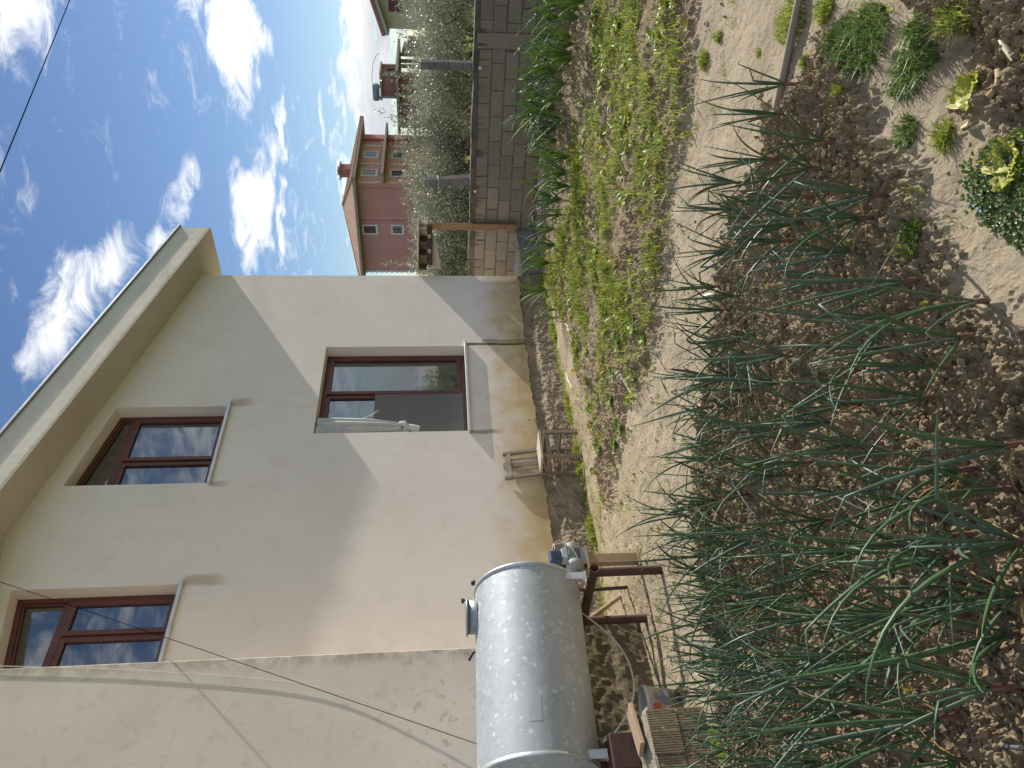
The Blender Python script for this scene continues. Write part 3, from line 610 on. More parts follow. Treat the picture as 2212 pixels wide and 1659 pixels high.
mb = MB(); r = TRAD; mb.lathe([(r, .0), (r, TLEN*.25), (r, TLEN*.5), (r, TLEN*.75), (r, TLEN)], TL, ax, 96); mb.build('shell', GALV, tank)
for e, name in ((0, 'near_end'), (1, 'far_end')):
    o = Vector(TL)+ax*(TLEN if e else 0); d = ax if e else -ax
    mb = MB(); mb.lathe([(r+.001, -.03), (r+.006, -.029), (r+.007, -.004), (r+.006, .004), (r-.004, .004), (r-.010, -.02)], o, d, 96)
    rim = mb.build('rim', mat('galv_rim', (.52, .55, .58), (.44, .47, .5), scale=12, rough=.4, metal=.6), tank)
    mb = MB(); mb.lathe([(r-.006, -.02), (r*.9, .0), (r*.6, .03), (r*.3, .042), (0.001, .045)], o, d, 96); mb.build('end_cap', GALV, tank)
# seam plates on the shell, filler neck with lid, plug, straps
hc = PY(1020, 1333, 5.255); hb = Vector((hc[0], 5.255, 0)); sft = (hb.x-TL[0])/ax.x; hz = TL[2]+ax.z*sft+r-.012
NECK = mat('neck_steel', (.36, .40, .43), (.29, .32, .35), scale=9, rough=.42, metal=.6)
mb = MB(); mb.lathe([(.125, 0), (.125, .07), (.112, .07), (.112, 0)], (hb.x, 5.255, hz), (0, 0, 1), 40); nk = mb.build('filler_neck', NECK, tank)
mb = MB(); mb.lathe([(.0, .088), (.10, .086), (.138, .083), (.142, .078), (.142, .071), (.128, .069)], (hb.x, 5.255, hz), (0, 0, 1), 40); ld = mb.build('lid', NECK, tank)
mb = MB(); mb.tube([(hb.x+.135, 5.255, hz+.06), (hb.x+.15, 5.255, hz+.10)], .009, 8); mb.tube([(hb.x+.14, 5.235, hz+.102), (hb.x+.14, 5.275, hz+.102)], .012, 8); mb.build('lid_bolt', mat('dark_metal', (.03, .03, .035), rough=.5), ld)
mb = MB(); mb.tube([(hb.x-.10, 5.46, hz-.10), (hb.x-.16, 5.5, hz+.03), (hb.x-.21, 5.52, hz+.062)], .012, 8); mb.build('lid_handle', mat('dark_metal', (.03, .03, .035)), ld)
pl = PY(1025, 1260, 5.3); mb = MB(); mb.lathe([(.022, 0), (.022, .02), (.014, .03), (0, .03)], (pl[0]-.03, 5.25, TR[2]+r-.004), (.2, 0, 1), 12); mb.build('plug', mat('black_plastic', (.015, .015, .016), rough=.4), tank)
PLT = mat('white_strap', (.60, .61, .61), (.52, .53, .53), scale=10, rough=.5)
for x, yb, zb in ((3.17, 4.955, .548), (3.11, 5.5, .548), (1.885, 4.98, .60), (1.90, 5.47, .60)):
    zt = TL[2]+ax.z*((x-TL[0])/ax.x)-math.sqrt(r*r-(yb-5.255)**2)
    mb = MB(); mb.box((x-.028, yb-.004, zb), (x+.028, yb+.004, zt+.03)); mb.box((x-.028, yb-.004, zb), (x+.028, yb+.055, zb+.006)); mb.build('strap_foot', PLT, tank)
for (xa, ang) in ((2.06, .1), (2.05, -.55)):   # welded patch plates near the near end
    o = Vector(TL)+ax*((xa-TL[0])/ax.x)
    mb = MB(); vs = []; n = 6
    for xx in (0, .17):
        for k in range(n):
            a = ang+(k/(n-1)-.5)*.2; vs.append(o+ax*xx+Vector((0, -math.cos(a), math.sin(a)))*(r+.0012))
    mb.add(vs, [(k, k+1, n+k+1, n+k) for k in range(n-1)], True); mb.build('patch_plate', GALV, tank)

# steel pipe trestle
RUST = mat('rusty_pipe', (.105, .045, .032), (.075, .032, .024), scale=9, rough=.8, bump=.001, bscale=80, c3=(.17, .085, .05))
tr = thing('pipe_trestle', 'rusty brown steel pipe trestle under the far end of the tank', 'trestle', (3.15, 5.23, 0))
mb = MB(); mb.lathe([(.036, 0), (.036, .83), (.031, .83), (.031, 0), (.036, 0)], (3.145, 4.825, .512), (0, 1, 0), 20); mb.build('beam', RUST, tr)
for y in (4.885, 5.585):
    mb = MB(); mb.tube([(3.15, y, -.03), (3.148, y, .485)], .034, 18); mb.build('leg', RUST, tr)
mb = MB(); mb.tube([(3.17, 5.6, .45), (3.705, 6.16, .005)], .020, 12); mb.build('brace', mat('pale_pipe', (.36, .26, .16), (.28, .19, .11), scale=8, rough=.8), tr)
# black drain hose
hs_ = tag(MB().tube([(3.262, 5.30, .60), (3.30, 5.36, .56), (3.44, 5.6, .40), (3.60, 5.84, .02)], .016, 10).build('drain_hose', mat('black_rubber', (.018, .018, .02), rough=.55)), 'black rubber hose from the tank bottom down to the ground', 'hose'); rebase(hs_, (3.6, 5.84, 0))
# timber post carrying the pump
RAW = mat('raw_timber', (.36, .26, .155), (.27, .19, .11), scale=5, rough=.85, stretch=(1, 1, .1), bump=.002, c3=(.22, .15, .09))
pc = np.array([3.55, 5.33])
ps = thing('timber_post', 'short raw timber post with foot and top boards under the pump', 'post', (*pc, 0))
MB().box((pc[0]-.045, pc[1]-.03, .026), (pc[0]+.045, pc[1]+.03, .432), bev=.003).build('shaft', RAW, ps)
MB().box((pc[0]-.085, pc[1]-.065, -.02), (pc[0]+.085, pc[1]+.065, .026), bev=.003).build('foot_board', RAW, ps)
MB().box((pc[0]-.11, pc[1]-.06, .432), (pc[0]+.11, pc[1]+.06, .455), bev=.003).build('top_board', RAW, ps)
# electric pump
pu = thing('electric_pump', 'small grey electric water pump on the timber post by the tank', 'pump', (pc[0], pc[1], .455))
CAST = mat('cast_grey', (.32, .34, .33), (.24, .26, .25), scale=14, rough=.6, c3=(.26, .2, .13), metal=.2, bump=.002)
z0 = .455
mb = MB(); mb.lathe([(.0, .0), (.045, .0), (.058, .02), (.06, .05), (.06, .15), (.052, .165), (0, .168)], (pc[0]-.01, pc[1], z0+.095), (1, 0, .05), 24); mt_ = mb.build('motor', CAST, pu)
for k in range(20):
    a = 2*math.pi*k/20; d = Vector((0, math.cos(a), math.sin(a))); o = Vector((pc[0]+.065, pc[1], z0+.098))+d*.063
    mb = MB(); mb.box(o-Vector((.05, .0022, .010)), o+Vector((.05, .0022, .010)), rot=Matrix.Rotation(a-math.pi/2, 3, 'X')); mb.build('cooling_fin', mat('fin_grey', (.2, .21, .21), rough=.6, metal=.3), mt_)
mb = MB(); mb.box((pc[0]+.0, pc[1]-.045, z0+.145), (pc[0]+.10, pc[1]+.045, z0+.20), bev=.008); mb.build('terminal_box', mat('box_grey', (.5, .53, .54), (.42, .45, .46), scale=8, rough=.5), pu)
mb = MB(); mb.lathe([(0, -.02), (.05, -.02), (.075, -.005), (.08, .02), (.075, .05), (.055, .075), (.05, .09)], (pc[0]-.075, pc[1], z0+.095), (1, 0, 0), 28); mb.build('pump_head', CAST, pu)
mb = MB(); mb.box((pc[0]-.06, pc[1]-.055, z0), (pc[0]+.10, pc[1]-.03, z0+.05)); mb.box((pc[0]-.06, pc[1]+.03, z0), (pc[0]+.10, pc[1]+.055, z0+.05)); mb.build('foot', CAST, pu)
mb = MB(); mb.tube([(pc[0]-.095, pc[1], z0+.09), (pc[0]-.17, pc[1]-.005, z0+.088), (3.28, 5.3, z0+.15), (3.245, 5.28, z0+.19)], .021, 12); mb.build('inlet_pipe', mat('pipe_grey', (.3, .3, .29), rough=.5, metal=.3), pu)
mb = MB(); mb.tube([(pc[0]-.05, pc[1], z0+.15), (pc[0]-.052, pc[1], z0+.34)], .018, 12)
for i in range(5): mb.lathe([(.018, 0), (.024, .003), (.024, .009), (.018, .012)], (pc[0]-.05, pc[1], z0+.30+i*.013), (0, 0, 1), 12)
mb.build('riser', mat('black_plastic', (.015, .015, .016)), pu)
cb = np.array([pc[0]+.0, pc[1]-.06, z0+.205])
mb = MB(); mb.box((cb[0]-.06, cb[1]-.035, cb[2]), (cb[0]+.05, cb[1]+.03, cb[2]+.105), bev=.012); ctr = mb.build('controller', mat('blue_plastic', (.035, .065, .2), (.03, .055, .17), scale=8, rough=.45), pu)
mb = MB(); mb.box((cb[0]-.063, cb[1]-.026, cb[2]+.022), (cb[0]-.058, cb[1]+.022, cb[2]+.082)); mb.build('front_panel', mat('panel_dark', (.04, .045, .06), rough=.4), ctr)
mb = MB(); mb.box((cb[0]-.04, cb[1]-.0385, cb[2]+.022), (cb[0]+.03, cb[1]-.0345, cb[2]+.082)); mb.build('side_panel', mat('panel_dark', (.04, .045, .06)), ctr)
for dy in (-.015, .018): mb = MB(); mb.lathe([(.011, 0), (.011, .016), (.007, .022), (0, .022)], (cb[0]+.05, cb[1]+dy, cb[2]+.06+dy), (1, 0, .3), 10); mb.build('cable_gland', mat('blue_plastic', (.035, .065, .2)), ctr)
WCAB = mat('white_cable', (.55, .53, .48), rough=.55)
mb = MB(); mb.tube([(cb[0]+.065, cb[1]-.012, cb[2]+.05), (cb[0]+.13, cb[1]-.01, cb[2]+.05), (cb[0]+.17, cb[1], cb[2]+.0), (cb[0]+.15, cb[1]+.02, cb[2]-.05), (pc[0]+.10, pc[1]-.02, z0+.17)], .004, 6)
mb.tube([(cb[0]+.065, cb[1]+.02, cb[2]+.07), (cb[0]+.12, cb[1]+.0, cb[2]+.06), (cb[0]+.13, cb[1]-.02, cb[2]-.03), (cb[0]+.05, cb[1]-.04, cb[2]-.09), (pc[0]-.03, pc[1]-.09, z0+.08)], .004, 6); mb.build('cable', WCAB, pu)

# brick pier, timber packing under the near end
pr = thing('brick_pier', 'pier of grooved hollow clay bricks under the near end of the tank', 'pier', (1.78, 4.9, 0))
BRK = mat('hollow_brick', (.34, .26, .165), (.25, .185, .115), scale=11, rough=.92, bump=.004, bscale=60, c3=(.16, .12, .08))
MORT = mat('pier_mortar', (.33, .29, .225), (.25, .22, .17), scale=7, rough=.95, bump=.008, bscale=30)
def grooved_brick(w_, d_, h_):
    mb = MB(); prof = []; n = 9; ww = w_/n
    for i in range(n):
        prof += [(i*ww+ww*.06, 0), (i*ww+ww*.68, 0), (i*ww+ww*.72, .006), (i*ww+ww*.98, .006)]
    poly = [(a-w_/2, b) for a, b in prof]+[(w_/2, d_), (-w_/2, d_)]
    return mb.prism(poly, 'z', 0, h_)
b = grooved_brick(.137, .12, .185).build('brick', BRK); bme = b.data; bpy.data.objects.remove(b)
mb = MB(); mb.box((1.505, 4.715, -.03), (2.03, 5.14, .392), bev=.015); mb.build('mortar_core', MORT, pr)
for r_ in range(2):
    for c_ in range(4):
        for side in (0, 1):
            o = bpy.data.objects.new('brick', bme); COL.objects.link(o); o.parent = pr
            if side == 0: o.location = Vector((1.965-c_*.142+random.uniform(-.006, .006), 4.70+random.uniform(-.006, .004), .002+r_*.194))-pr.location; o.rotation_euler = (random.uniform(-.02, .02), random.uniform(-.015, .015), random.uniform(-.04, .04))
            elif c_ < 3: o.location = Vector((1.488+random.uniform(-.005, .005), 4.80+c_*.145, .002+r_*.194))-pr.location; o.rotation_euler = (0, 0, -math.pi/2)
fm_ = Field(1., 64, beta=1.2, seed=51); n = 22; U_, V_ = np.meshgrid(np.linspace(0, 1, n), np.linspace(0, 1, n), indexing='ij'); zz = .388+.03*np.clip(np.sin(U_*math.pi)*np.sin(V_*math.pi), 0, 1)**.5+.008*fm_(U_, V_); zz[[0, -1], :] = .37; zz[:, [0, -1]] = .37
mb = MB(); idx = np.arange(n*n).reshape(n, n); mb.add(np.stack([1.495+U_*.555, 4.70+V_*.45, zz], -1).reshape(-1, 3), np.stack([idx[:-1, :-1], idx[1:, :-1], idx[1:, 1:], idx[:-1, 1:]], -1).reshape(-1, 4).tolist(), True); mb.build('mortar_top', MORT, pr)
pk = tag(MB().box((1.80, 4.76, .424), (2.12, 4.88, .452), rot=Matrix.Rotation(.35, 3, 'Z'), bev=.003).build('timber_plank', mat('pink_plank', (.40, .29, .2), (.32, .22, .15), scale=6, rough=.8, stretch=(.2, 1, 1))), 'short pale plank lying across the brick pier', 'plank'); rebase(pk, (1.96, 4.82, .424))
tb = tag(MB().box((1.76, 4.90, .424), (1.98, 5.10, .597), bev=.006).build('timber_block', mat('dark_red_wood', (.085, .038, .03), (.055, .026, .022), scale=7, rough=.75, stretch=(.2, 1, 1), bump=.002)), 'dark reddish wood block packed between tank and brick pier', 'wood block'); rebase(tb, (1.87, 5., .424))
tb2 = tag(MB().box((1.76, 5.36, -.02), (1.98, 5.56, .597), bev=.006).build('timber_prop', MATS['dark_red_wood']), 'dark wood prop under the back of the tank near the pier', 'wood prop'); rebase(tb2, (1.87, 5.46, 0))
# bucket
bk = thing('bucket', 'worn white plastic bucket with blue and red print beside the brick pier', 'bucket', (2.26, 5.20, 0))
m = mat('bucket_white', (.52, .50, .46), (.42, .40, .35), scale=5, rough=.6, c3=(.34, .3, .24))
mb = MB(); mb.lathe([(.0, .012), (.098, .012), (.1, .0), (.13, .235), (.138, .238), (.138, .262), (.131, .264), (.127, .24), (.10, .02), (0, .02)], (2.26, 5.20, 0), (.03, 0, 1), 36); mb.build('body', m, bk)
mb = MB(); mb.tube([(2.26+.137*math.cos(a), 5.20+.137*math.sin(a)*.5-.06*math.sin(a), .25+.05*math.sin(a)) for a in np.linspace(math.pi, 2*math.pi, 14)], .003, 6); mb.build('handle', mat('wire_grey', (.3, .3, .3), rough=.5, metal=.5), bk)
def bprint(a0, a1, z0_, z1_, c, nm):
    n = 8; vs = []
    for z in (z0_, z1_):
        rr = .1+.03*z/.235+.0015
        for k in range(n):
            a = a0+(a1-a0)*k/(n-1); vs.append((2.26+.03*z+rr*math.cos(a), 5.20+rr*math.sin(a), z))
    mb = MB(); mb.add(vs, [(k, k+1, n+k+1, n+k) for k in range(n-1)], True); mb.build('print', mat(nm, c, rough=.6), bk, normals=False)
cdir = math.atan2(-5.2, -2.26)
bprint(cdir+.05, cdir+.95, .10, .145, (.16, .20, .28), 'print_blue'); bprint(cdir-.2, cdir+.15, .16, .215, (.42, .09, .05), 'print_red'); bprint(cdir+.2, cdir+.32, .153, .165, (.12, .13, .15), 'print_dark'); bprint(cdir+.4, cdir+.52, .153, .165, (.12, .13, .15), 'print_dark'); bprint(cdir+.3, cdir+.7, .168, .20, (.14, .17, .24), 'print_blue')

# cables
def cable(name, label, pts, r, m, base=None):
    o = tag(MB().tube(pts, r, 6).build(name, m), label, 'cable'); rebase(o, base if base is not None else pts[0]); return o
def sag(a, b, n=20, s=.0): return [tuple(np.array(a)*(1-u)+np.array(b)*u-np.array([0, 0, s*4*u*(1-u)])) for u in np.linspace(0, 1, n)]
BCAB = mat('black_cable', (.008, .008, .009), rough=1., spec=0.)
A = PY(1045, 1612, 5.52); B = PY(0, 1258, 6.05); B2 = B+(B-A)*.25
cable('power_cable', 'thin black cable rising from the tank past the upper window', sag(A, B2, 24, .02), .0026, BCAB)
a1 = PY(1045, 1605, 5.83); a2 = PY(905, 1560, 5.85); a3 = PY(675, 1482, 5.858); a4 = PY(320, 1450, 5.86); a5 = PY(40, 1440, 5.86); a6 = a5+(a5-a4)*.4
P = [a1, a2, a3, a4, a5, a6]; pts = []
for i in range(len(P)-1):
    p0, p1, p2, p3 = P[max(i-1, 0)], P[i], P[i+1], P[min(i+2, len(P)-1)]
    for u in np.linspace(0, 1, 8, endpoint=False): pts.append(.5*((2*p1)+(-p0+p2)*u+(2*p0-5*p1+4*p2-p3)*u*u+(-p0+3*p1-3*p2+p3)*u**3))
cable('bell_wire', 'thin white wire along the edge of the annex wall', [tuple(q) for q in pts]+[tuple(a6)], .0025, mat('white_wire', (.62, .60, .55), rough=.5))
pts = [(3.2, 5.36, .66), (2.95, 5.35, .42), (2.75, 5.3, .31), (2.5, 5.2, .29), (2.25, 5.08, .36), (2.02, 5.0, .53), (1.96, 4.98, .62)]
P = [np.array(q) for q in pts]; pp = []
for i in range(len(P)-1):
    p0, p1, p2, p3 = P[max(i-1, 0)], P[i], P[i+1], P[min(i+2, len(P)-1)]
    for u in np.linspace(0, 1, 6, endpoint=False): pp.append(.5*((2*p1)+(-p0+p2)*u+(2*p0-5*p1+4*p2-p3)*u*u+(-p0+3*p1-3*p2+p3)*u**3))
cable('pump_cable', 'white cable sagging in a loop below the tank', [tuple(q) for q in pp]+[pts[-1]], .007, WCAB)
q0 = PX(150, -10, 20.); q1 = PX(0, 365, 11.); d = (q1-q0)
cable('overhead_line', 'dark overhead power line crossing the top corner of the sky', sag(q0-d*2.2, q1+d*.25, 24, .05), .010, BCAB)

# ------------------------------------------------------------------ chair against the house
CH = mat('grey_teak', (.27, .225, .18), (.2, .16, .125), scale=6, rough=.85, stretch=(1, 1, .15), bump=.0015, c3=(.33, .28, .22))
CHS = mat('pale_seat', (.60, .52, .44), (.52, .44, .36), scale=5, rough=.7, stretch=(.3, 1, 1))
chr_ = thing('wooden_chair', 'small weathered grey wooden chair with slatted back standing against the house', 'chair', (6.16, 6.93, -.04))
FL, FR, BL, BR = [np.array(q) for q in ((6.005, 6.815, -.04), (6.355, 6.775, -.04), (5.945, 7.055, -.04), (6.335, 7.065, -.04))]
def post(base, top, wd, name, mid=None):
    mb = MB(); pts = [base]+([mid] if mid is not None else [])+[top]
    path = []
    for i in range(len(pts)-1):
        for u in np.linspace(0, 1, 5, endpoint=(i == len(pts)-2)): path.append(np.array(pts[i])*(1-u)+np.array(pts[i+1])*u)
    vs = []
    for q in path:
        for sx_, sy_ in ((-1, -1), (1, -1), (1, 1), (-1, 1)): vs.append((q[0]+sx_*wd/2, q[1]+sy_*wd/2, q[2]))
    n = len(path); fs = [(i*4+k, i*4+(k+1) % 4, (i+1)*4+(k+1) % 4, (i+1)*4+k) for i in range(n-1) for k in range(4)]+[(3, 2, 1, 0), (4*n-4, 4*n-3, 4*n-2, 4*n-1)]
    mb.add(vs, fs); return mb.build(name, CH, chr_)
SZ = .415
gz = -.012
for q in (FL, FR): post(q+[0, 0, gz], q+[0, 0, SZ], .042, 'leg')
bt = {}
for q, nm in ((BL, 'L'), (BR, 'R')):
    tp = q+np.array([-.012, .06, .90]); post(q+[0, 0, gz], tp, .036, 'leg', q+np.array([0, .0, .43])); bt[nm] = tp
def rail(a, b, h, th, name, m=CH):
    a, b = np.array(a), np.array(b); d = b-a; L = np.hypot(d[0], d[1]); nrm = np.array([-d[1], d[0], 0])/L*th/2; up = np.array([0, 0, h/2])
    vs = [a-nrm-up, b-nrm-up, b+nrm-up, a+nrm-up, a-nrm+up, b-nrm+up, b+nrm+up, a+nrm+up]
    return MB().add(vs, [(0, 3, 2, 1), (4, 5, 6, 7), (0, 1, 5, 4), (1, 2, 6, 5), (2, 3, 7, 6), (3, 0, 4, 7)]).build(name, m, chr_)
for a, b in ((FL, FR), (FL, BL), (FR, BR), (BL, BR)): rail(a+[0, 0, SZ-.035], b+[0, 0, SZ-.035], .05, .02, 'apron')
for a, b, z in ((FL, FR, .27), (FL, BL, .20), (FR, BR, .20), (BL, BR, .28)): rail(a+[0, 0, z], b+[0, 0, z], .03, .018, 'stretcher')
seat = [FL+[-.02, -.025, 0], FR+[.02, -.025, 0], BR+[.0, -.022, 0], BL+[.0, -.022, 0]]
mb = MB(); mb.prism([tuple(q[:2]) for q in seat], 'z', SZ+.001, SZ+.026); mb.build('seat', CHS, chr_)
# top rail with a raised curved crest
tl, tr2 = bt['L']-np.array([-.015, .012, .03]), bt['R']-np.array([.015, .012, .03]); n = 15; vs = []
for i in range(n):
    u = i/(n-1); c_ = tl*(1-u)+tr2*u; cr = .05*math.exp(-((u-.5)/.2)**2)
    for dy in (-.011, .011): vs += [(c_[0], c_[1]+dy-.012, c_[2]-.055), (c_[0], c_[1]+dy+.005, c_[2]-.012+cr)]
mb = MB(); fs = []
for i in range(n-1):
    a, b = i*4, (i+1)*4; fs += [(a, b, b+1, a+1), (a+2, a+3, b+3, b+2), (a+1, b+1, b+3, a+3), (a, a+2, b+2, b)]
mb.add(vs, fs); mb.build('top_rail', CH, chr_)
for u, wd in ((.27, .022), (.5, .06), (.73, .022)):
    a = BL*(1-u)+BR*u+np.array([0, .01, SZ-.02]); b = tl*(1-u)+tr2*u+np.array([0, -.008, -.05]); s_ = wd/2
    mb = MB(); mb.add([a+[-s_, -.006, 0], a+[s_, -.006, 0], a+[s_, .006, 0], a+[-s_, .006, 0], b+[-s_, -.006, 0], b+[s_, -.006, 0], b+[s_, .006, 0], b+[-s_, .006, 0]], [(0, 3, 2, 1), (4, 5, 6, 7), (0, 1, 5, 4), (1, 2, 6, 5), (2, 3, 7, 6), (3, 0, 4, 7)]); mb.build('back_slat', CH, chr_)

# ------------------------------------------------------------------ loose crumbs of soil (nobody could count them)
def crumbs(name, pts, sizes, m, seed):
    r = np.random.default_rng(seed); bm = bmesh.new(); bm.free(); bv = np.array([(1, 0, 0), (-1, 0, 0), (0, 1, 0), (0, -1, 0), (0, 0, 1), (0, 0, -1)], float); bf = np.array([(0, 2, 4), (2, 1, 4), (1, 3, 4), (3, 0, 4), (2, 0, 5), (1, 2, 5), (3, 1, 5), (0, 3, 5)])
    n = len(pts); nv = len(bv)
    V = bv[None]*(1+.34*r.standard_normal((n, nv, 1))).clip(.45, 1.7)*sizes[:, None, None]*(1+.3*r.standard_normal((n, 1, 3))).clip(.55, 1.6)
    V = V+pts[:, None, :]; F = bf[None]+(np.arange(n)*nv)[:, None, None]
    me = bpy.data.meshes.new(name); me.from_pydata([], [], [])
    me.vertices.add(n*nv); me.vertices.foreach_set('co', V.reshape(-1).astype(np.float32)); me.loops.add(F.size); me.loops.foreach_set('vertex_index', F.reshape(-1).astype(np.int32)); me.polygons.add(F.size//3); me.polygons.foreach_set('loop_start', np.arange(0, F.size, 3, dtype=np.int32)); me.update(); me.shade_flat(); me.materials.append(m)
    ca = me.color_attributes.new('zone', 'FLOAT_COLOR', 'POINT'); ca.data.foreach_set('color', np.ones(n*nv*4, np.float32))
    o = bpy.data.objects.new(name, me); COL.objects.link(o); return o
def sample(n, reg, wfun, r):
    x = r.uniform(reg[0], reg[1], n); y = r.uniform(reg[2], reg[3], n); k = r.random(n) < wfun(x, y); return x[k], y[k]
ii = lambda x: np.clip(np.searchsorted(xs, x), 0, nx-1); jj = lambda y: np.clip(np.searchsorted(ys, y), 0, ny-1)
r = np.random.default_rng(61); x, y = sample(110000, (.6, 4.2, .3, 5.6), lambda x, y: np.clip(mB[ii(x), jj(y)]*1.1-.1, 0, 1), r)
s_ = .0035*(4.5)**(r.random(len(x))**2.2); o = crumbs('soil_crumbs', np.stack([x, y, ground_z(x, y)+s_*.4], -1), s_, SOIL, 62); stuff(tag(o, 'loose brown crumbs of tilled soil over the onion bed', 'soil'))
x, y = sample(9000, (1.2, 6.5, .0, 7.), lambda x, y: np.clip(1-tilled[ii(x), jj(y)], 0, 1)*np.clip(.12+.5*f_patch(x, y), 0.03, 1), r)
s_ = .003*(4.5)**(r.random(len(x))**2.5); o = crumbs('path_grit', np.stack([x, y, ground_z(x, y)+s_*.3], -1), s_, SOIL, 63); stuff(tag(o, 'small crumbs of earth scattered on the pale trodden path', 'soil'))
x, y = sample(160, (.8, 4., .4, 5.), lambda x, y: np.clip(mB[ii(x), jj(y)], 0.1, 1), r)
s_ = r.uniform(.005, .011, len(x)); o = crumbs('pebbles', np.stack([x, y, ground_z(x, y)+s_*.6], -1), s_, mat('pale_pebble', (.55, .48, .38), (.4, .34, .27), scale=20, rough=.8), 64); stuff(tag(o, 'small pale stones and snail shells strewn over the soil', 'pebbles'))

# ------------------------------------------------------------------ grasses
def blades(name, base, hgt, m, seed, lean=.5, wid=.0022, tint=(.75, 1.3), droop=.5, local=None):
    """one mesh of many bent grass blades; base (n,3), hgt (n,)"""
    r = np.random.default_rng(seed); n = len(base); az = r.uniform(0, 2*np.pi, n); ln = lean*r.random(n)**.7
    d = np.stack([np.cos(az), np.sin(az), np.zeros(n)], -1); sd = np.stack([-np.sin(az), np.cos(az), np.zeros(n)], -1)*(wid*(.7+.6*r.random(n)))[:, None]
    up = np.array([0, 0, 1.])
    h = hgt[:, None]; l1 = ln[:, None]
    p1 = base+up*h*.55+d*h*l1*.45; p2 = base+up*h*(1-droop*l1*.6)+d*h*l1*(1.1+droop*.3)
    V = np.stack([base-sd, base+sd, p1+sd*.8, p1-sd*.8, p2], 1)
    F4 = np.array([0, 1, 2, 3]); F3 = np.array([3, 2, 4]); off = (np.arange(n)*5)[:, None]
    lv = np.concatenate([F4[None]+off, F3[None]+off], 1).reshape(-1)
    me = bpy.data.meshes.new(name); me.vertices.add(n*5); me.vertices.foreach_set('co', V.reshape(-1).astype(np.float32)); me.loops.add(len(lv)); me.loops.foreach_set('vertex_index', lv.astype(np.int32))
    me.polygons.add(2*n); st_ = np.stack([np.arange(n)*7, np.arange(n)*7+4], 1).reshape(-1); me.polygons.foreach_set('loop_start', st_.astype(np.int32)); me.update()
    ca = me.color_attributes.new('tint', 'FLOAT_COLOR', 'POINT'); tv = r.uniform(*tint, n); yl = r.random(n)
    c = np.stack([tv*(1+.35*(yl > .8)), tv*(1+.05*(yl > .8)), tv*(1-.2*(yl > .8)), np.ones(n)], -1); ca.data.foreach_set('color', np.repeat(c, 5, 0).reshape(-1).astype(np.float32))
    me.materials.append(m); o = bpy.data.objects.new(name, me); COL.objects.link(o); return o
GRS = leafmat('fresh_grass', (.22, .30, .035), (.28, .35, .05), rough=.65, trans=.5, scale=3, attr='tint', spec=.25)
GRD = leafmat('dark_grass', (.095, .18, .026), (.125, .205, .036), rough=.45, trans=.3, scale=3, attr='tint')
def clumped(n, poly_list, dens, r, reg, spread=.05, per=(6, 26)):
    """blade bases gathered in little tufts where dens(x,y) allows"""
    X = []; Y = []
    cx = r.uniform(reg[0], reg[1], n); cy = r.uniform(reg[2], reg[3], n); k = r.random(n) < dens(cx, cy); cx, cy = cx[k], cy[k]
    for a, b in zip(cx, cy):
        c = r.integers(*per); X.append(a+spread*r.standard_normal(c)); Y.append(b+spread*r.standard_normal(c))
    X = np.concatenate(X); Y = np.concatenate(Y); return X, Y
r = np.random.default_rng(71)
def proj_many(x, y):
    d = np.stack([x, y, np.full(np.shape(x), -EYE)], -1); z = d@FWD; return -(d@UPV)/z*FPX+1106, 829.5-(d@RGT)/z*FPX
def d_weed(x, y):
    m_ = mW[ii(x), jj(y)]*np.clip((y < 7.0)*1., 0, 1); pt = f_patch(x*1.25+1.3, y*1.25); far = np.clip((x-4.2)/3., 0, 1)
    px_, py_ = proj_many(x, y); return m_*np.clip(.60+.95*pt, .04, 1)*(.35+.65*far)*np.clip((830-py_)/200, .18, 1)
X, Y = clumped(16000, None, d_weed, r, (4., 11.3, -2., 7.), .055, (8, 30))
h = r.uniform(.025, .085, len(X))*np.clip(1+.45*f_patch(X*2.3, Y*2.3+1), .5, 2.); k = Y < 7.03; o = blades('weed_grass', np.stack([X, Y, ground_z(X, Y)-.004], -1)[k], h[k], GRS, 72, lean=1.25, wid=.0036, tint=(.4, 1.5), droop=.9); stuff(tag(o, 'dense low green weeds and grass covering the far bed', 'grass'))
# a fringe of grass along the foot of the house wall
n = 26000; X = r.uniform(3.4, 10.1, n); gap = np.clip(.6+.8*f_big(X*1.7, X*0+2), .08, 1); k = r.random(n) < gap; X = X[k]; Y = 6.985-np.abs(r.normal(0, .05, len(X)))-.03*(X < 5.2)*(6-X); h = r.uniform(.06, .16, len(X))*np.clip(.6+.4*f_big(X*1.7, 0*X+2), .5, 1.3)
o = blades('fringe_grass', np.stack([X, Y, ground_z(X, Y)-.003], -1), h, GRS, 73, lean=.7, wid=.0028, tint=(.7, 1.4)); stuff(tag(o, 'strip of bright grass along the foot of the house plinth', 'grass'))
def d_path(x, y):
    t_ = tilled[ii(x), jj(y)]; left = np.clip((y-3.6)/2.2, 0, 1)*np.clip((x-2.)/1.2, 0, 1)
    return np.clip(1-t_*1.5, 0, 1)*np.clip(.035+.30*left*np.clip(.2+f_patch(x*2, y*2), 0, 1)+.08*np.clip(f_patch(x*1.7, y*1.7)-.4, 0, 1), 0, 1)*(y < 6.95)
X, Y = clumped(7000, None, d_path, r, (2., 7., .2, 7.), .022, (4, 18))
h = r.uniform(.012, .05, len(X)); o = blades('path_grass', np.stack([X, Y, ground_z(X, Y)-.002], -1), h, GRS, 74, lean=.9, wid=.0022, tint=(.6, 1.2)); stuff(tag(o, 'tiny sparse grass seedlings dotted over the trodden path', 'grass'))
def d_bed(x, y): return np.clip(mB[ii(x), jj(y)], 0, 1)*.02
X, Y = clumped(7000, None, d_bed, r, (.8, 4., .4, 5.4), .012, (8, 26))
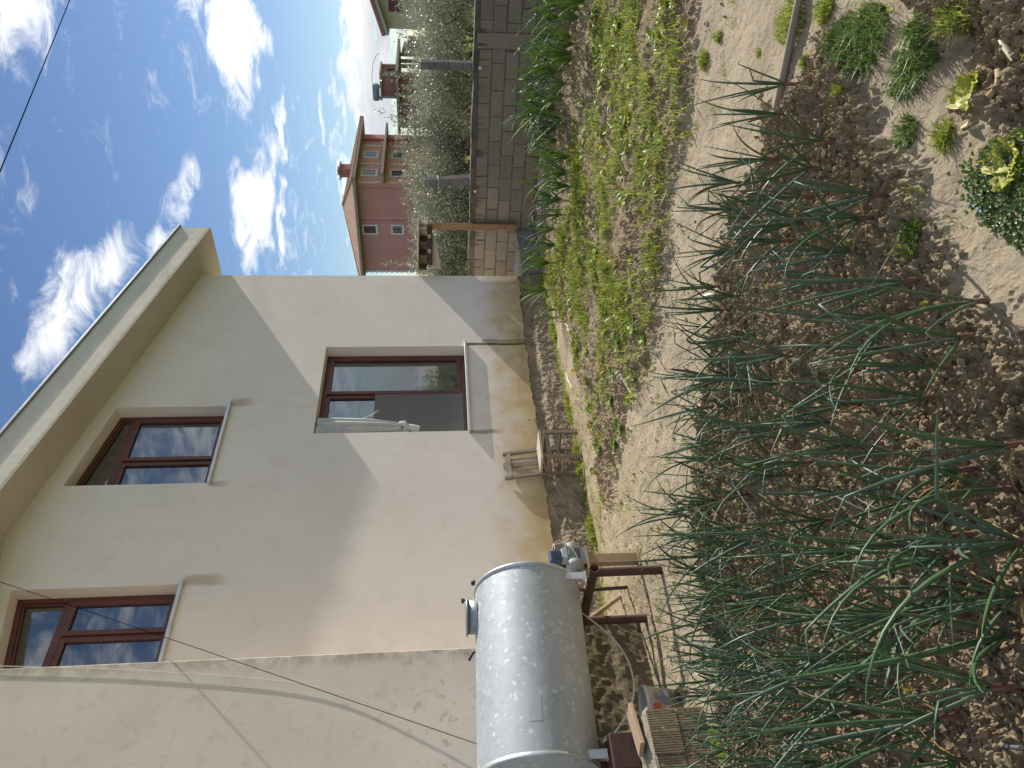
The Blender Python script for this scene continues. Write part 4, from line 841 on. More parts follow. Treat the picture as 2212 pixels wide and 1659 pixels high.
h = r.uniform(.015, .045, len(X)); o = blades('bed_seedlings', np.stack([X, Y, ground_z(X, Y)-.002], -1), h, GRS, 75, lean=.9, wid=.0016); stuff(tag(o, 'fine weed seedlings sprouting between the onions', 'grass'))
# broad-leaved weeds among the grass
def rosettes(name, cx, cy, m, seed, rad=(.02, .055), nl=(5, 9), rise=.6, wd=.34, tint=(.7, 1.4), zoff=0.):
    r = np.random.default_rng(seed); V = []; F = []; T = []
    for a, b in zip(cx, cy):
        z = float(ground_z(np.array([a]), np.array([b]))[0])+zoff; c = r.integers(*nl); ph = r.random()*6.28; tv = r.uniform(*tint); yl = r.random() > .86
        for k in range(c):
            az = ph+2.4*k; L = r.uniform(*rad); w_ = L*wd; e = rise*r.uniform(.5, 1.2); d = np.array([math.cos(az), math.sin(az), 0]); sd = np.array([-d[1], d[0], 0])
            o = np.array([a, b, z]); p1 = o+d*L*.5+np.array([0, 0, L*.5*e]); p2 = o+d*L+np.array([0, 0, L*.75*e]); i = len(V)
            cup = np.array([0, 0, w_*.35])
            V += [o, p1+sd*w_+cup, p1, p1-sd*w_+cup, p2]; F += [(i, i+2, i+1), (i, i+3, i+2), (i+1, i+2, i+4), (i+2, i+3, i+4)]; q = tv*r.uniform(.8, 1.2); T += [(q*(1.6 if yl else 1), q, q*(.6 if yl else 1), 1)]*5
    me = bpy.data.meshes.new(name); me.from_pydata([tuple(map(float, v)) for v in V], [], F); ca = me.color_attributes.new('tint', 'FLOAT_COLOR', 'POINT'); ca.data.foreach_set('color', np.array(T, np.float32).reshape(-1)); me.materials.append(m)
    o = bpy.data.objects.new(name, me); COL.objects.link(o); return o
BRD = leafmat('broad_weed', (.17, .25, .03), (.23, .28, .04), rough=.5, trans=.45, scale=5, attr='tint')
x, y = sample(3600, (4.2, 11., -1.5, 6.9), lambda x, y: mW[ii(x), jj(y)]*np.clip(.25+.8*f_patch(x*1.9+2, y*1.9), .0, 1)*np.clip((x-4.)/2.5, .15, 1), r)
o = rosettes('broad_leaf_weeds', x, y, BRD, 76, (.03, .085), rise=.9); stuff(tag(o, 'broad leaved yellow green weeds among the grass of the far bed', 'weeds'))
x, y = sample(500, (2.5, 6., 2., 6.8), lambda x, y: np.clip(1-tilled[ii(x), jj(y)]*1.2, 0, 1)*.35, r)
o = rosettes('path_weeds', x, y, BRD, 77, (.01, .03), rise=.5); stuff(tag(o, 'tiny broad leaved weeds flat on the path', 'weeds'))
# the clover mat in the lower right corner
cl_poly = gpoly([(2085, 400), (2110, 370), (2140, 330), (2230, 300), (2330, 330), (2330, 560), (2210, 540), (2180, 500), (2135, 470), (2100, 440)])
cx = r.uniform(1.4, 2.3, 9000); cy = r.uniform(.5, 1.6, 9000); k = inpoly(cx+.02*r.standard_normal(9000), cy+.02*r.standard_normal(9000), cl_poly); cx, cy = cx[k][:1700], cy[k][:1700]
CLV = leafmat('speedwell', (.075, .14, .028), (.10, .175, .04), rough=.42, trans=.3, scale=8, attr='tint')
o = rosettes('speedwell_mat', cx, cy, CLV, 78, (.007, .014), (4, 7), rise=1.1, wd=.5, zoff=.016); stuff(tag(o, 'dark green mat of small leaved speedwell at the garden edge', 'ground cover'))
o = rosettes('speedwell_flowers', cx[::70], cy[::70], mat('blue_petal', (.3, .42, .75), rough=.6), 79, (.004, .006), (4, 5), rise=.3, wd=.6, zoff=.034); stuff(tag(o, 'tiny pale blue flowers on the speedwell mat', 'flowers'))
# single grass tufts one can point at
def tuft(px, rad, n, h, label, m=GRS, el=1., rot=0.):
    c = G(*px); rr = np.random.default_rng(int(px[0]*7+px[1])); a = rr.uniform(0, 6.283, n); q = np.sqrt(rr.random(n)); u = q*np.cos(a)*rad*el; v = q*np.sin(a)*rad; cr, sr = math.cos(rot), math.sin(rot)
    X = u*cr-v*sr; Y = u*sr+v*cr; z0 = float(np.mean(ground_z(c[0]+X, c[1]+Y))); hh = h*rr.uniform(.6, 1.15, n)*(1.1-.5*q*q)
    Z = ground_z(c[0]+X, c[1]+Y)-z0-.004
    o = blades('grass_tuft', np.stack([X, Y, Z], -1), hh, m, int(px[0]), lean=.85, wid=.0021, tint=(.65, 1.35), droop=.7); o.location = (c[0], c[1], z0); tag(o, label, 'grass tuft', 'grass tufts by the path'); return o
tuft((1868, 85), .13, 900, .085, 'largest dark green grass tuft on the bare ground near the garden tool handle', GRD, 1.5, .3)
tuft((1990, 128), .10, 760, .075, 'long curved grass tuft beside the dark soil and yellow lettuce scraps', GRD, 1.7, 1.1)
tuft((1838, 200), .035, 130, .06, 'small loose grass tuft between the big tuft and the onion soil')
tuft((1965, 287), .055, 240, .06, 'round spiky grass tuft in front of the rightmost onions', GRD)
tuft((2048, 295), .05, 200, .06, 'sparse spiky grass tuft near the pale stones and lettuce')
tuft((1824, 64), .05, 260, .055, 'small rounded grass tuft touching the big tuft on its far side', GRD)
tuft((1746, 132), .03, 130, .05, 'small grass tuft just below the garden tool handle')
tuft((1712, 45), .10, 520, .055, 'wide flat grass patch lying behind the garden tool handle', GRS, 1.6, .4)
tuft((1790, 22), .055, 260, .06, 'grass tuft at the picture edge in front of the tool handle')
tuft((1985, 500), .05, 260, .05, 'dark mossy grass tuft at the front edge of the onions', GRD)
tuft((1978, 540), .035, 150, .045, 'yellow green mossy tuft next to the dark mossy tuft')
tuft((2110, 38), .05, 130, .085, 'grass tuft with long drooping blades on dark soil at the corner')
tuft((1550, 80), .035, 130, .05, 'grass tuft alone on the bare path with a sharp shadow')
tuft((1522, 130), .06, 240, .06, 'low grass clump at the far edge of the path')
tuft((1562, 1610), .09, 420, .06, 'grass patch at the bottom picture edge in front of the brick pier', GRS, 1.6, .8)
tuft((1545, 1600), .07, 260, .05, 'low grass growing against the foot of the brick pier')
tuft((1640, 115), .025, 80, .03, 'tiny grass tuft in the middle of the pale path')

# ------------------------------------------------------------------ onions: stem and single leaves
ONL = leafmat('onion_leaf', (.058, .118, .052), (.078, .145, .065), rough=.40, trans=.14, scale=7, spec=.55)
ONL2 = leafmat('onion_leaf_blue', (.075, .13, .085), (.10, .16, .105), rough=.45, trans=.14, scale=7, spec=.55)
ONY = leafmat('onion_leaf_dry', (.42, .32, .12), (.34, .22, .08), rough=.7, trans=.2, scale=7)
SKN = mat('onion_skin', (.13, .04, .045), (.2, .12, .07), scale=30, rough=.55, stretch=(1, 1, .25), c3=(.32, .28, .18))
LKS = mat('leek_shank', (.28, .30, .14), (.36, .33, .2), scale=20, rough=.5, stretch=(1, 1, .2))
def leaf_mesh(nm, length, rmax, bend, kink, m, sides=5, nr=11, seed=0, wig=.0):
    """a tapering hollow leaf that starts at the origin going up and leans towards +X"""
    r_ = random.Random(seed); pts = []; rad = []; p_ = Vector((0, 0, 0)); th = .0; side = 0.
    for i in range(nr):
        u = i/(nr-1); pts.append(p_.copy()); rad.append(max(.0006, rmax*(min(1, .55+u*2.2) if u < .22 else 1)*(1-u**2.2)**.8))
        step = length/(nr-1); th += bend/(nr-1)*(u*1.6+.2)
        if kink and abs(u-kink[0]) < .5/(nr-1): th += kink[1]
        side += wig*r_.uniform(-1, 1)/(nr-1)
        p_ = p_+Vector((math.sin(th)*math.cos(side), math.sin(th)*math.sin(side)+.25*side, math.cos(th)))*step
    mb = MB(); mb.tube(pts, rad, sides, cap=False, flat=.82); o = mb.build(nm, m, None, normals=False); me_ = o.data; bpy.data.objects.remove(o); return me_
LV = []
for i in range(46):
    kink = None
    if i % 3 == 0: kink = (random.uniform(.4, .8), random.uniform(.7, 2.2))
    LV.append(leaf_mesh('leaf', random.uniform(.36, .62), random.uniform(.0046, .0090), random.uniform(-.5, 1.25) if not kink else random.uniform(0, .3), kink, ONL if i % 3 else ONL2, seed=i, wig=.9))
DRY = [leaf_mesh('dry_leaf', random.uniform(.14, .26), .004, random.uniform(.6, 1.6), None, ONY, seed=100+i, wig=1.) for i in range(6)]
def stem_mesh(h, r0, r1, m, seed):
    mb = MB(); mb.tube([(0, 0, -.02), (0, 0, 0), (.002, 0, h*.5), (0, .002, h)], [r0*1.25, r0*1.15, r0, r1], 8, cap=False); o = mb.build('stem', m, None, normals=False); me_ = o.data; bpy.data.objects.remove(o); return me_
STM = [stem_mesh(random.uniform(.05, .09), random.uniform(.007, .011), random.uniform(.006, .009), SKN, i) for i in range(6)]
OG = 'onion plants in the near bed'
def onion(x, y, label, size=1., nl=None, group=OG, name='onion_plant', leaves=LV, stems=STM, spread=(.06, .8), dry=.5):
    z = float(np.median(ground_z(x+np.array([-.02, 0, .02, 0]), y+np.array([0, .02, 0, -.02]))))
    rt = thing(name, label, 'leek' if 'leek' in name else 'onion', (x, y, z-.006), group); size = size if 'leek' in name else size*float(np.interp(math.hypot(x, y), [2., 2.8, 3.6, 5.], [1.08, 1.02, .9, .82])); rt.scale = (size,)*3; rt.rotation_euler = (random.uniform(-.1, .1), random.uniform(-.1, .1), 0)
    sm = random.choice(stems); o = bpy.data.objects.new('stem', sm); COL.objects.link(o); o.parent = rt; top = max(v.co.z for v in sm.vertices)
    nl = nl or random.randint(4, 7); ph = random.random()*6.28
    for k in range(nl):
        o = bpy.data.objects.new('leaf', random.choice(leaves)); COL.objects.link(o); o.parent = rt
        az = ph+k*2.399+random.uniform(-.4, .4); til = random.uniform(*spread)*(.35 if k < 2 else 1)
        o.location = (.003*math.cos(az), .003*math.sin(az), top-.012-.004*k*random.random()); o.rotation_euler = (0, til, az); s_ = random.uniform(.72, 1.1); o.scale = (s_*1.05, s_*1.05, s_)
    if random.random() < dry:
        o = bpy.data.objects.new('dry_leaf', random.choice(DRY)); COL.objects.link(o); o.parent = rt; o.location = (0, 0, top*.55); o.rotation_euler = (0, random.uniform(.8, 1.4), random.random()*6.28)
    return rt
def disp(z, x0, y0): return [(x0+a/3, y0+b/3) for a, b in z]
base = disp([(1050, 130), (1920, 295), (1520, 155), (285, 345), (1370, 400), (1850, 520), (550, 510), (1340, 600), (780, 650), (470, 660), (1740, 720), (130, 765), (1140, 825), (720, 830), (340, 970), (1620, 915), (1090, 960), (1020, 1080), (2225, 1220), (220, 1210), (410, 1320), (860, 1330), (1400, 1280), (1350, 1500), (2100, 1515), (320, 1590), (620, 1140)], 1474.6, 553)
base += disp([(1880, 145), (1770, 475), (1140, 275), (990, 390), (930, 535), (450, 455), (780, 690), (1420, 930), (540, 1080), (1170, 1130), (560, 1185), (470, 1290), (1870, 1610), (1090, 1460), (1230, 1290), (430, 1390), (1790, 660), (1830, 300), (600, 120), (330, 690), (430, 95), (2215, 1130), (2150, 800)], 1474.6, 1106)
base += disp([(810, 550), (740, 740), (1050, 925), (640, 1030), (950, 1095), (870, 1275), (1320, 1265), (1250, 1410), (810, 1440), (400, 1630), (740, 1560), (1170, 1640)], 1474.6, 0)
special = {0: 'onion with a purple stem and long fanned leaves beside a white root scrap', 1: 'front onion with one leaf arching towards the lower picture edge', 54: 'leftmost bent leaved onion close to the bottom left corner', 62: 'small upright onion nearest to the fallen tool handle', 63: 'onion beside the tip of the fallen tool handle', 68: 'rightmost front onion with a drooping pale tipped leaf', 18: 'large onion cut by the bottom picture edge'}
used = [];
for i, q in enumerate(base):
    g = G(*q, .02); used.append(g[:2]); onion(g[0], g[1], special.get(i, 'green onion plant standing in the cloddy brown soil of the near bed'), random.uniform(.86, 1.1))
used = np.array(used); rr = random.Random(5); tries = 0; extra = 0
bx0, bx1, by0, by1 = .9, 3.7, 1.0, 5.4
while tries < 6000 and extra < 112:
    tries += 1; x, y = rr.uniform(bx0, bx1), rr.uniform(by0, by1)
    if not inpoly(np.array([x]), np.array([y]), BED)[0] or mB[ii(x), jj(y)] < .9: continue
    px, py = proj((x, y, 0))
    if px > 2280 or py > 1760: continue
    if py < 900 and px > 1640: continue
    md = .125 if py > 1150 else .17
    if np.min(np.hypot(*(used-[x, y]).T)) < md: continue
    if px > 1800 and rr.random() < .5: continue
    used = np.vstack([used, [x, y]]); extra += 1
    onion(x, y, 'green onion plant standing in the cloddy brown soil of the near bed', random.uniform(.82, 1.08))
# leeks in front of the block wall
LKL = leafmat('leek_leaf', (.17, .28, .06), (.22, .32, .08), rough=.5, trans=.55, scale=7)
LKV = []
for i in range(16):
    kink = (random.uniform(.5, .75), random.uniform(1.1, 2.2)) if i % 3 == 0 else None
    LKV.append(leaf_mesh('leaf', random.uniform(.34, .5), random.uniform(.007, .011), random.uniform(.2, 1.3), kink, LKL if i % 4 else ONL2, sides=5, seed=200+i, wig=.8))
LST = [stem_mesh(random.uniform(.10, .16), .013, .011, LKS, i) for i in range(4)]
lk = [(1097+a*.1984, b*.1984) for a, b in ((960, 30), (905, 200), (840, 380), (890, 585), (810, 770), (800, 900), (760, 1050), (690, 1180), (700, 1290), (650, 1400), (640, 1540), (900, 110), (870, 470), (830, 650))]
lk += [(1097+a*.1984, 329+b*.1984) for a, b in ((780, 60), (790, 220), (790, 380), (760, 540), (740, 690), (640, 830), (610, 1010), (560, 1200), (560, 1500))]
LG = 'leeks in rows before the block wall'; lpos = []
for q in lk:
    g = G(*q); lpos.append(g)
for g in lpos[:11]:
    if random.random() < .9: lpos.append(g+np.array([random.uniform(.45, .8), random.uniform(-.2, .2), 0]))
for g in lpos[:20:2]: lpos.append(g+np.array([random.uniform(.9, 1.3), random.uniform(-.2, .2), 0]))
for i, g in enumerate(lpos):
    if g[0] > 11.2 or g[1] > 6.9: continue
    lab = {0: 'leek with a dry yellow leaf at the picture edge of the row', 22: 'last leek of the row, nearest to the house corner'}.get(i, 'tall leek with fanned drooping leaves in the row before the block wall')
    onion(g[0], g[1], lab, random.uniform(1.15, 1.5), random.randint(8, 12), LG, 'leek_plant', LKV, LST, (.08, .6), .7)
for a, b in ((560, 60), (600, 140)):
    g = G(1097+a*.1984, 658+b*.1984); onion(g[0], g[1], 'single young leek leaning beside the house plinth' if b == 60 else 'young leek with folded leaves standing by the compost scraps', .75, 5, LG, 'leek_plant', LKV, LST, (.1, .6), 0)

# labels that tell single plants apart: order along the two strips nearest the camera
def relabel(objs, text):
    for i, o in enumerate(objs): o['label'] = text % (['first', 'second', 'third', 'fourth', 'fifth', 'sixth', 'seventh', 'eighth', 'ninth', 'tenth', 'eleventh', 'twelfth', 'thirteenth', 'fourteenth', 'fifteenth', 'sixteenth', 'seventeenth', 'eighteenth', 'nineteenth', 'twentieth'][i])
ons = [o for o in bpy.data.objects if o.get('group') == OG and o['label'].startswith('green onion')]
pxy = {o.name: proj(o.location) for o in ons}
for lo, hi, txt in ((2060, 2330, '%s onion from the top picture edge in the strip nearest the camera'), (1950, 2060, '%s onion from the top picture edge in the second strip from the camera'), (1880, 1950, '%s onion from the top picture edge in the third strip from the camera'), (1815, 1880, '%s onion from the top picture edge in the fourth strip from the camera'), (1755, 1815, '%s onion from the top picture edge in the fifth strip from the camera')):
    relabel(sorted([o for o in ons if lo <= pxy[o.name][0] < hi and pxy[o.name][1] < 1680], key=lambda o: pxy[o.name][1])[:20], txt)
lks = [o for o in bpy.data.objects if o.get('group') == LG and o['label'].startswith('tall leek')]
relabel(sorted([o for o in lks if o.location.x < 8.6], key=lambda o: -o.location.y)[:20], '%s leek of the front row counted from the house corner')

# ------------------------------------------------------------------ lettuces
def lettuce(px, size, label, col, nl=9, group='young lettuces in the far bed', frill=.12):
    c = G(*px); z = float(ground_z(np.array([c[0]]), np.array([c[1]]))[0]); rr = random.Random(int(px[0]*31+px[1]))
    rt = thing('lettuce_plant', label, 'lettuce', (c[0], c[1], z-.004), group)
    for k in range(nl):
        az = k*2.4+rr.uniform(-.3, .3); L = size*rr.uniform(.7, 1.1)*(1 if k < nl*.6 else .7); wd = L*rr.uniform(.34, .46); el = rr.uniform(.35, .8) if k < nl*.6 else rr.uniform(.9, 1.3)
        n = 9; J = 9; mvs = []; fs = []
        for i in range(n):
            u = i/(n-1); e = el*(1-.45*u); s0 = L*u; ww = wd*math.sin(math.pi*min(1, (.12+.83*u)))**.7
            for j in range(J):
                v = (j-4)/4; fr_ = frill*L*math.sin(j*2.3+i*2.6+k*1.7+rr.uniform(-.25, .25))*abs(v)**1.5*(.3+.7*u)+.5*frill*L*math.sin(j*1.4+k)*max(0, u-.7)
                mvs.append((s0*math.cos(e), ww*v, s0*math.sin(e)+.25*wd*v*v+fr_))
        for i in range(n-1):
            for j in range(J-1): a = i*J+j; fs.append((a, a+1, a+J+1, a+J))
        ca_, sa_ = math.cos(az), math.sin(az)
        mb = MB(); mb.add([(x*ca_-y*sa_+c[0], x*sa_+y*ca_+c[1], zz+z) for x, y, zz in mvs], fs, True); mb.build('leaf', col, rt, normals=False)
    return rt
LET = leafmat('lettuce_leaf', (.17, .27, .045), (.23, .33, .06), rough=.45, trans=.4, scale=12)
LETY = leafmat('lettuce_yellow', (.42, .46, .06), (.5, .5, .09), rough=.45, trans=.4, scale=14)
z4 = lambda a, b: (1097+a*.1984, 658+b*.1984)
for (a, b, s_, lab) in ((1440, 200, .10, 'yellow tinged young lettuce at the near edge of the far bed'), (1290, 420, .10, 'frilly pale lettuce, the fullest of the row by the weeds'), (1500, 380, .085, 'small lettuce closest to the path among the clods'), (1230, 750, .075, 'dark frilly little lettuce beside the grass clump'), (1420, 790, .055, 'tiny lettuce near the white leek stalk'), (1170, 1050, .095, 'lettuce behind the far end of the white leek stalk'), (1340, 1060, .06, 'tiny bright lettuce just past the white leek stalk'), (1150, 1330, .06, 'little lettuce behind the smooth leaved one'), (1250, 1340, .11, 'smooth round leaved lettuce in line with the chair'), (1200, 1520, .095, 'pale frosted lettuce in front of the chair'), (1040, 1560, .10, 'bright green lettuce nearest to the chair legs')):
    lettuce(z4(a, b), s_, lab, LET)
lettuce((1306, 1076), .07, 'last small lettuce of the row towards the tank', LET)
lettuce((2196, 342), .10, 'big yellow green curly lettuce by the dark speedwell mat', LETY, 13, frill=.2)
lettuce((2118, 190), .085, 'broken yellow lettuce lying flat on the dark soil', LETY, 6, frill=.22)

# ------------------------------------------------------------------ scraps, stalks and the tool handle
def scrap(name, label, cat, pts, rad, m, flat=.5, group=None, lift=.004):
    P_ = [np.array(q, float) for q in pts]; P_ = [np.array([q[0], q[1], q[2]+float(ground_z(np.array([q[0]]), np.array([q[1]]))[0])+lift]) for q in P_]
    o = tag(MB().tube([tuple(q) for q in P_], rad, 7, flat=flat).build(name, m), label, cat, group); return rebase(o, P_[0])
def gl(*pp, z=.0): return [(*G(*q)[:2], z) for q in pp]
WHT = mat('pale_stalk', (.62, .60, .44), (.55, .5, .33), scale=20, rough=.55, c3=(.45, .48, .22)); DRYL = mat('dry_leaf', (.45, .33, .17), (.36, .25, .12), scale=25, rough=.8)
scrap('leek_stalk', 'long white leek stalk lying on the soil among the lettuces', 'stalk', gl((1360, 806), (1364, 825), (1367, 842), (1372, 856)), [.008, .014, .016, .010], WHT)
scrap('leek_stalk', 'curved white stalk lying at the foot of the house wall', 'stalk', gl((1216, 804), (1220, 820), (1230, 838)), [.006, .012, .004], WHT)
ORG = mat('carrot_orange', (.62, .2, .035), (.5, .15, .03), scale=20, rough=.6)
for i, (a, b) in enumerate(((690, 430), (705, 480), (725, 540))):
    scrap('carrot_peel', ('large orange peel farthest from the chair in the scrap heap', 'middle orange peel in the scrap heap by the wall', 'orange peel of the scrap heap nearest to the chair')[i], 'peel', gl(z4(a, b), z4(a+8, b+22), z4(a+4, b+45)), [.01, .026, .012], ORG, .6, 'kitchen scraps', .012)
for i, (a, b) in enumerate(((650, 1110), (700, 1120))):
    scrap('carrot_peel', ('small orange peel close to the grass fringe', 'small orange peel lying on the bare strip by the wall')[i], 'peel', gl(z4(a, b-10), z4(a+3, b+8)), [.008, .014], ORG, .6, 'kitchen scraps')
for i, (a, b) in enumerate(((640, 220), (700, 60), (680, 120), (650, 270), (740, 660), (745, 720))):
    scrap('vegetable_scrap', ('white leek end lying on the dark scrap heap', 'pale scrap farthest along the leek row', 'small pale scrap between the leek ends', 'yellow white leaf end on the dark heap', 'pale split leaf beside the orange peels', 'pale ribbon of leaf nearest to the weeds')[i], 'scrap', gl(z4(a, b-15), z4(a+12, b), z4(a+20, b+25)), [.008, .02, .008], WHT if i % 2 == 0 else mat('scrap_pale', (.5, .46, .28), (.42, .36, .2), scale=15), .5, 'kitchen scraps', .01)
z3_ = lambda a, b: (1474.6+a/3, b/3); z6_ = lambda a, b: (1474.6+a/3, 553+b/3)
scrap('stripped_root', 'pale stripped root stump at the corner of the dark soil', 'root', gl(z3_(2120, 260), z3_(2160, 310), z3_(2195, 390)), [.005, .010, .007], WHT, .7)
scrap('dry_stalk', 'dry brown stalk with split end near the yellow lettuce', 'stalk', gl(z3_(2095, 450), z3_(2140, 500), z3_(2130, 570), z3_(2090, 630)), [.008, .011, .009, .012], DRYL, .6)
scrap('dry_leaf', 'folded straw coloured leaf between the two yellow lettuces', 'leaf', gl(z3_(1820, 830), z3_(1880, 800), z3_(1920, 740)), [.006, .014, .008], mat('straw', (.6, .5, .28), (.5, .4, .2), scale=20), .4)
scrap('white_root', 'short white root piece among the clods by the onions', 'root', gl(z6_(715, 55), z6_(765, 58), z6_(815, 62)), [.008, .009, .007], mat('chalk_white', (.72, .70, .66), (.6, .58, .52), scale=30), .8)
scrap('white_root', 'white shell like scrap on the path beside a folded onion', 'scrap', gl(z6_(125, 255), z6_(165, 250), z6_(200, 255)), [.006, .013, .006], MATS['chalk_white'], .6)
rr = random.Random(9)
for i, (a, b) in enumerate(((2040, 1500), (1200, 780), (640, 760), (900, 400), (1850, 1380), (1550, 860))):
    x, y = 1474.6+a/3, 1106+b/3
    scrap('dry_leaf', ('dry straw leaf near the bottom right soil', 'tan leaf in the middle of the onions', 'curled dry leaf below a bent onion leaf', 'yellow dry leaf by a reddish onion stem', 'dry husk by the lowest onions', 'dry orange brown leaf at an onion foot')[i], 'leaf', gl((x, y), (x+9, y-8), (x+20, y-18)), [.003, .009, .003], DRYL, .35, 'dry onion leaves')
hd = thing('tool_handle', 'round grey wooden tool handle lying across the path', 'tool handle', (*G(1714, 130)[:2], 0))
a, b = G(1805, -260), G(1682, 268); a[2] = .045; b[2] = .028
MB().tube([tuple(a), tuple((a+b)/2+np.array([0, 0, .002])), tuple(b-(b-a)*.02), tuple(b)], [.0175, .0175, .0165, .008], 14).build('shaft', mat('grey_handle', (.30, .25, .205), (.23, .19, .15), scale=5, rough=.75, stretch=(1, 1, 1), bump=.001), hd)
a, b = G(2150, 1612, .06), G(2260, 1618, .09)
o = tag(MB().tube([tuple(a), tuple(b)], .006, 8).build('metal_rod', mat('rod_grey', (.16, .16, .18), rough=.5, metal=.4)), 'thin grey metal rod entering at the bottom corner above the soil', 'rod'); rebase(o, a)

# ------------------------------------------------------------------ olive grove behind the wall
OLV = leafmat('olive_leaf', (.25, .27, .18), (.33, .345, .24), rough=.42, trans=.2, scale=3, attr='tint', spec=.4)
BARK = mat('olive_bark', (.13, .11, .09), (.19, .165, .135), scale=6, rough=.95, bump=.01, bscale=20)
def leafcloud(name, pts, L, wd, m, seed, parent, up=.3):
    r = np.random.default_rng(seed); n = len(pts); d = r.standard_normal((n, 3)); d[:, 2] += up; d /= np.linalg.norm(d, axis=1)[:, None]
    s = np.cross(d, r.standard_normal((n, 3))); s /= np.linalg.norm(s, axis=1)[:, None]; l = (L*r.uniform(.7, 1.25, n))[:, None]; w_ = (wd*r.uniform(.75, 1.25, n))[:, None]
    V = np.stack([pts, pts+d*l*.5+s*w_, pts+d*l, pts+d*l*.5-s*w_], 1)-np.array(parent_loc(parent))
    me = bpy.data.meshes.new(name); me.vertices.add(n*4); me.vertices.foreach_set('co', V.reshape(-1).astype(np.float32)); me.loops.add(n*4); me.loops.foreach_set('vertex_index', np.arange(n*4, dtype=np.int32)); me.polygons.add(n); me.polygons.foreach_set('loop_start', np.arange(0, n*4, 4, dtype=np.int32)); me.update()
    ca = me.color_attributes.new('tint', 'FLOAT_COLOR', 'POINT'); tv = r.uniform(.6, 1.5, n); c = np.stack([tv, tv, tv*r.uniform(.85, 1.15, n), np.ones(n)], -1); ca.data.foreach_set('color', np.repeat(c, 4, 0).reshape(-1).astype(np.float32)); me.materials.append(m)
    o = bpy.data.objects.new(name, me); COL.objects.link(o); o.parent = parent; return o
def olive(x, y, H_, R_, label, seed, nleaf=9000):
    rr = np.random.default_rng(seed); rt = thing('olive_tree', label, 'tree', (x, y, -.05), 'olive trees behind the block wall')
    th = H_*.2; mb = MB(); tips = []
    bend = rr.uniform(-.15, .15, 2); mb.tube([(x, y, -.1), (x+bend[0]*.4, y+bend[1]*.4, th*.5), (x+bend[0], y+bend[1], th)], [.11, .085, .07], 8)
    tp = np.array([x+bend[0], y+bend[1], th]); nb = 7
    for k in range(nb):
        az = k*2*math.pi/nb+rr.uniform(-.4, .4); e = rr.uniform(.5, 1.2); L = rr.uniform(.5, .85)*R_*1.15; d = np.array([math.cos(az)*math.cos(e), math.sin(az)*math.cos(e), math.sin(e)])
        p1 = tp+d*L*.55; p2 = tp+d*L+np.array([0, 0, .1*L]); mb.tube([tuple(tp), tuple(p1), tuple(p2)], [.045, .03, .016], 6)
        for q in range(6):
            d2 = d+.8*rr.standard_normal(3); d2 /= np.linalg.norm(d2); s0 = tp+d*L*rr.uniform(.35, 1.); p3 = s0+d2*R_*rr.uniform(.3, .7); mb.tube([tuple(s0), tuple((s0+p3)/2+.03*rr.standard_normal(3)), tuple(p3)], [.014, .009, .004], 4, cap=False); tips.append((s0, p3))
    mb.build('trunk', BARK, rt)
    cz = th+(H_-th)*.5; cl_ = []
    nc = 70; u = rr.standard_normal((nc, 3)); u /= np.linalg.norm(u, axis=1)[:, None]; q = rr.random(nc)**.45; C_ = np.array([x+bend[0], y+bend[1], cz])+u*q[:, None]*np.array([R_, R_, (H_-th)*.5])*rr.uniform(.75, 1.15, (nc, 1))
    T = np.array([p for _, p in tips]); C_ = np.vstack([C_, T]); k = rr.integers(0, len(C_), nleaf); pts = C_[k]+rr.standard_normal((nleaf, 3))*np.array([.17, .17, .15])*R_*.8
    # sprigs that break the outline
    for s_ in range(16):
        a = rr.integers(0, len(C_)); b0 = C_[a]; dr = np.array([rr.normal(0, .5), rr.normal(0, .5), 1.]); dr /= np.linalg.norm(dr); u_ = rr.random((60, 1)); pts = np.vstack([pts, b0+dr*u_*R_*.75+rr.standard_normal((60, 3))*.05])
    pts = pts[pts[:, 2] > th*.55]
    leafcloud('crown', pts, .08, .0125, OLV, seed+500, rt)
lab_t = ['olive tree filling the picture top edge beside the beige house', 'olive tree standing left of the first concrete fence post', 'olive tree whose branches rise before the brick house tower', 'broad olive tree between the two concrete fence posts', 'tall sprigged olive tree in front of the pink house balcony', 'olive tree right behind the leaning concrete post', 'low dense olive tree below the shaded pink wall', 'olive tree partly hidden by the wooden gate frame', 'olive tree half hidden by the house corner', 'pale olive tree of the back row near the brick house', 'pale olive tree of the back row under the pink house', 'pale back row olive tree behind the gate frame', 'olive tree of the back row next to the beige house']
pos = [(17, -15, 17.0, 2.75), (17, 70, 18.5, 2.6), (0, 165, 19., 2.75), (0, 250, 20., 2.7), (0, 330, 20.5, 3.05), (0, 410, 20., 2.75), (0, 480, 19.5, 2.7), (0, 545, 20., 2.7), (0, 615, 20., 2.7), (0, 200, 27., 2.9), (0, 370, 28., 3.0), (0, 510, 28., 3.), (0, 40, 27, 3.)]
for i, (_, ypx, dep, H_) in enumerate(pos):
    d = ray(940, ypx); c = EYEP+d*dep; olive(c[0], c[1], H_-.42, 1.15+.12*random.random(), lab_t[i], 900+i)
for i, (x, y, lab) in enumerate(((17.5, -2.4, 'nearest unseen olive tree added to fill the lower window reflection'), (19.5, -5.2, 'unseen olive tree added beside the nearest one for the lower window reflection'), (20.5, .6, 'farther unseen olive tree added to fill the lower window reflection'))): olive(x, y, 2.3, 1.25, lab, 940+i, 5000)  # unseen trees added so the lower pane reflects leaves instead of green meadow
r = np.random.default_rng(81); n = 16000; dd_ = 12+36*r.random(n)**1.3; yp = r.uniform(-120, 640, n); P_ = np.array([EYEP+ray(1000, b)*a for a, b in zip(dd_, yp)]); k = P_[:, 0] > 11.8
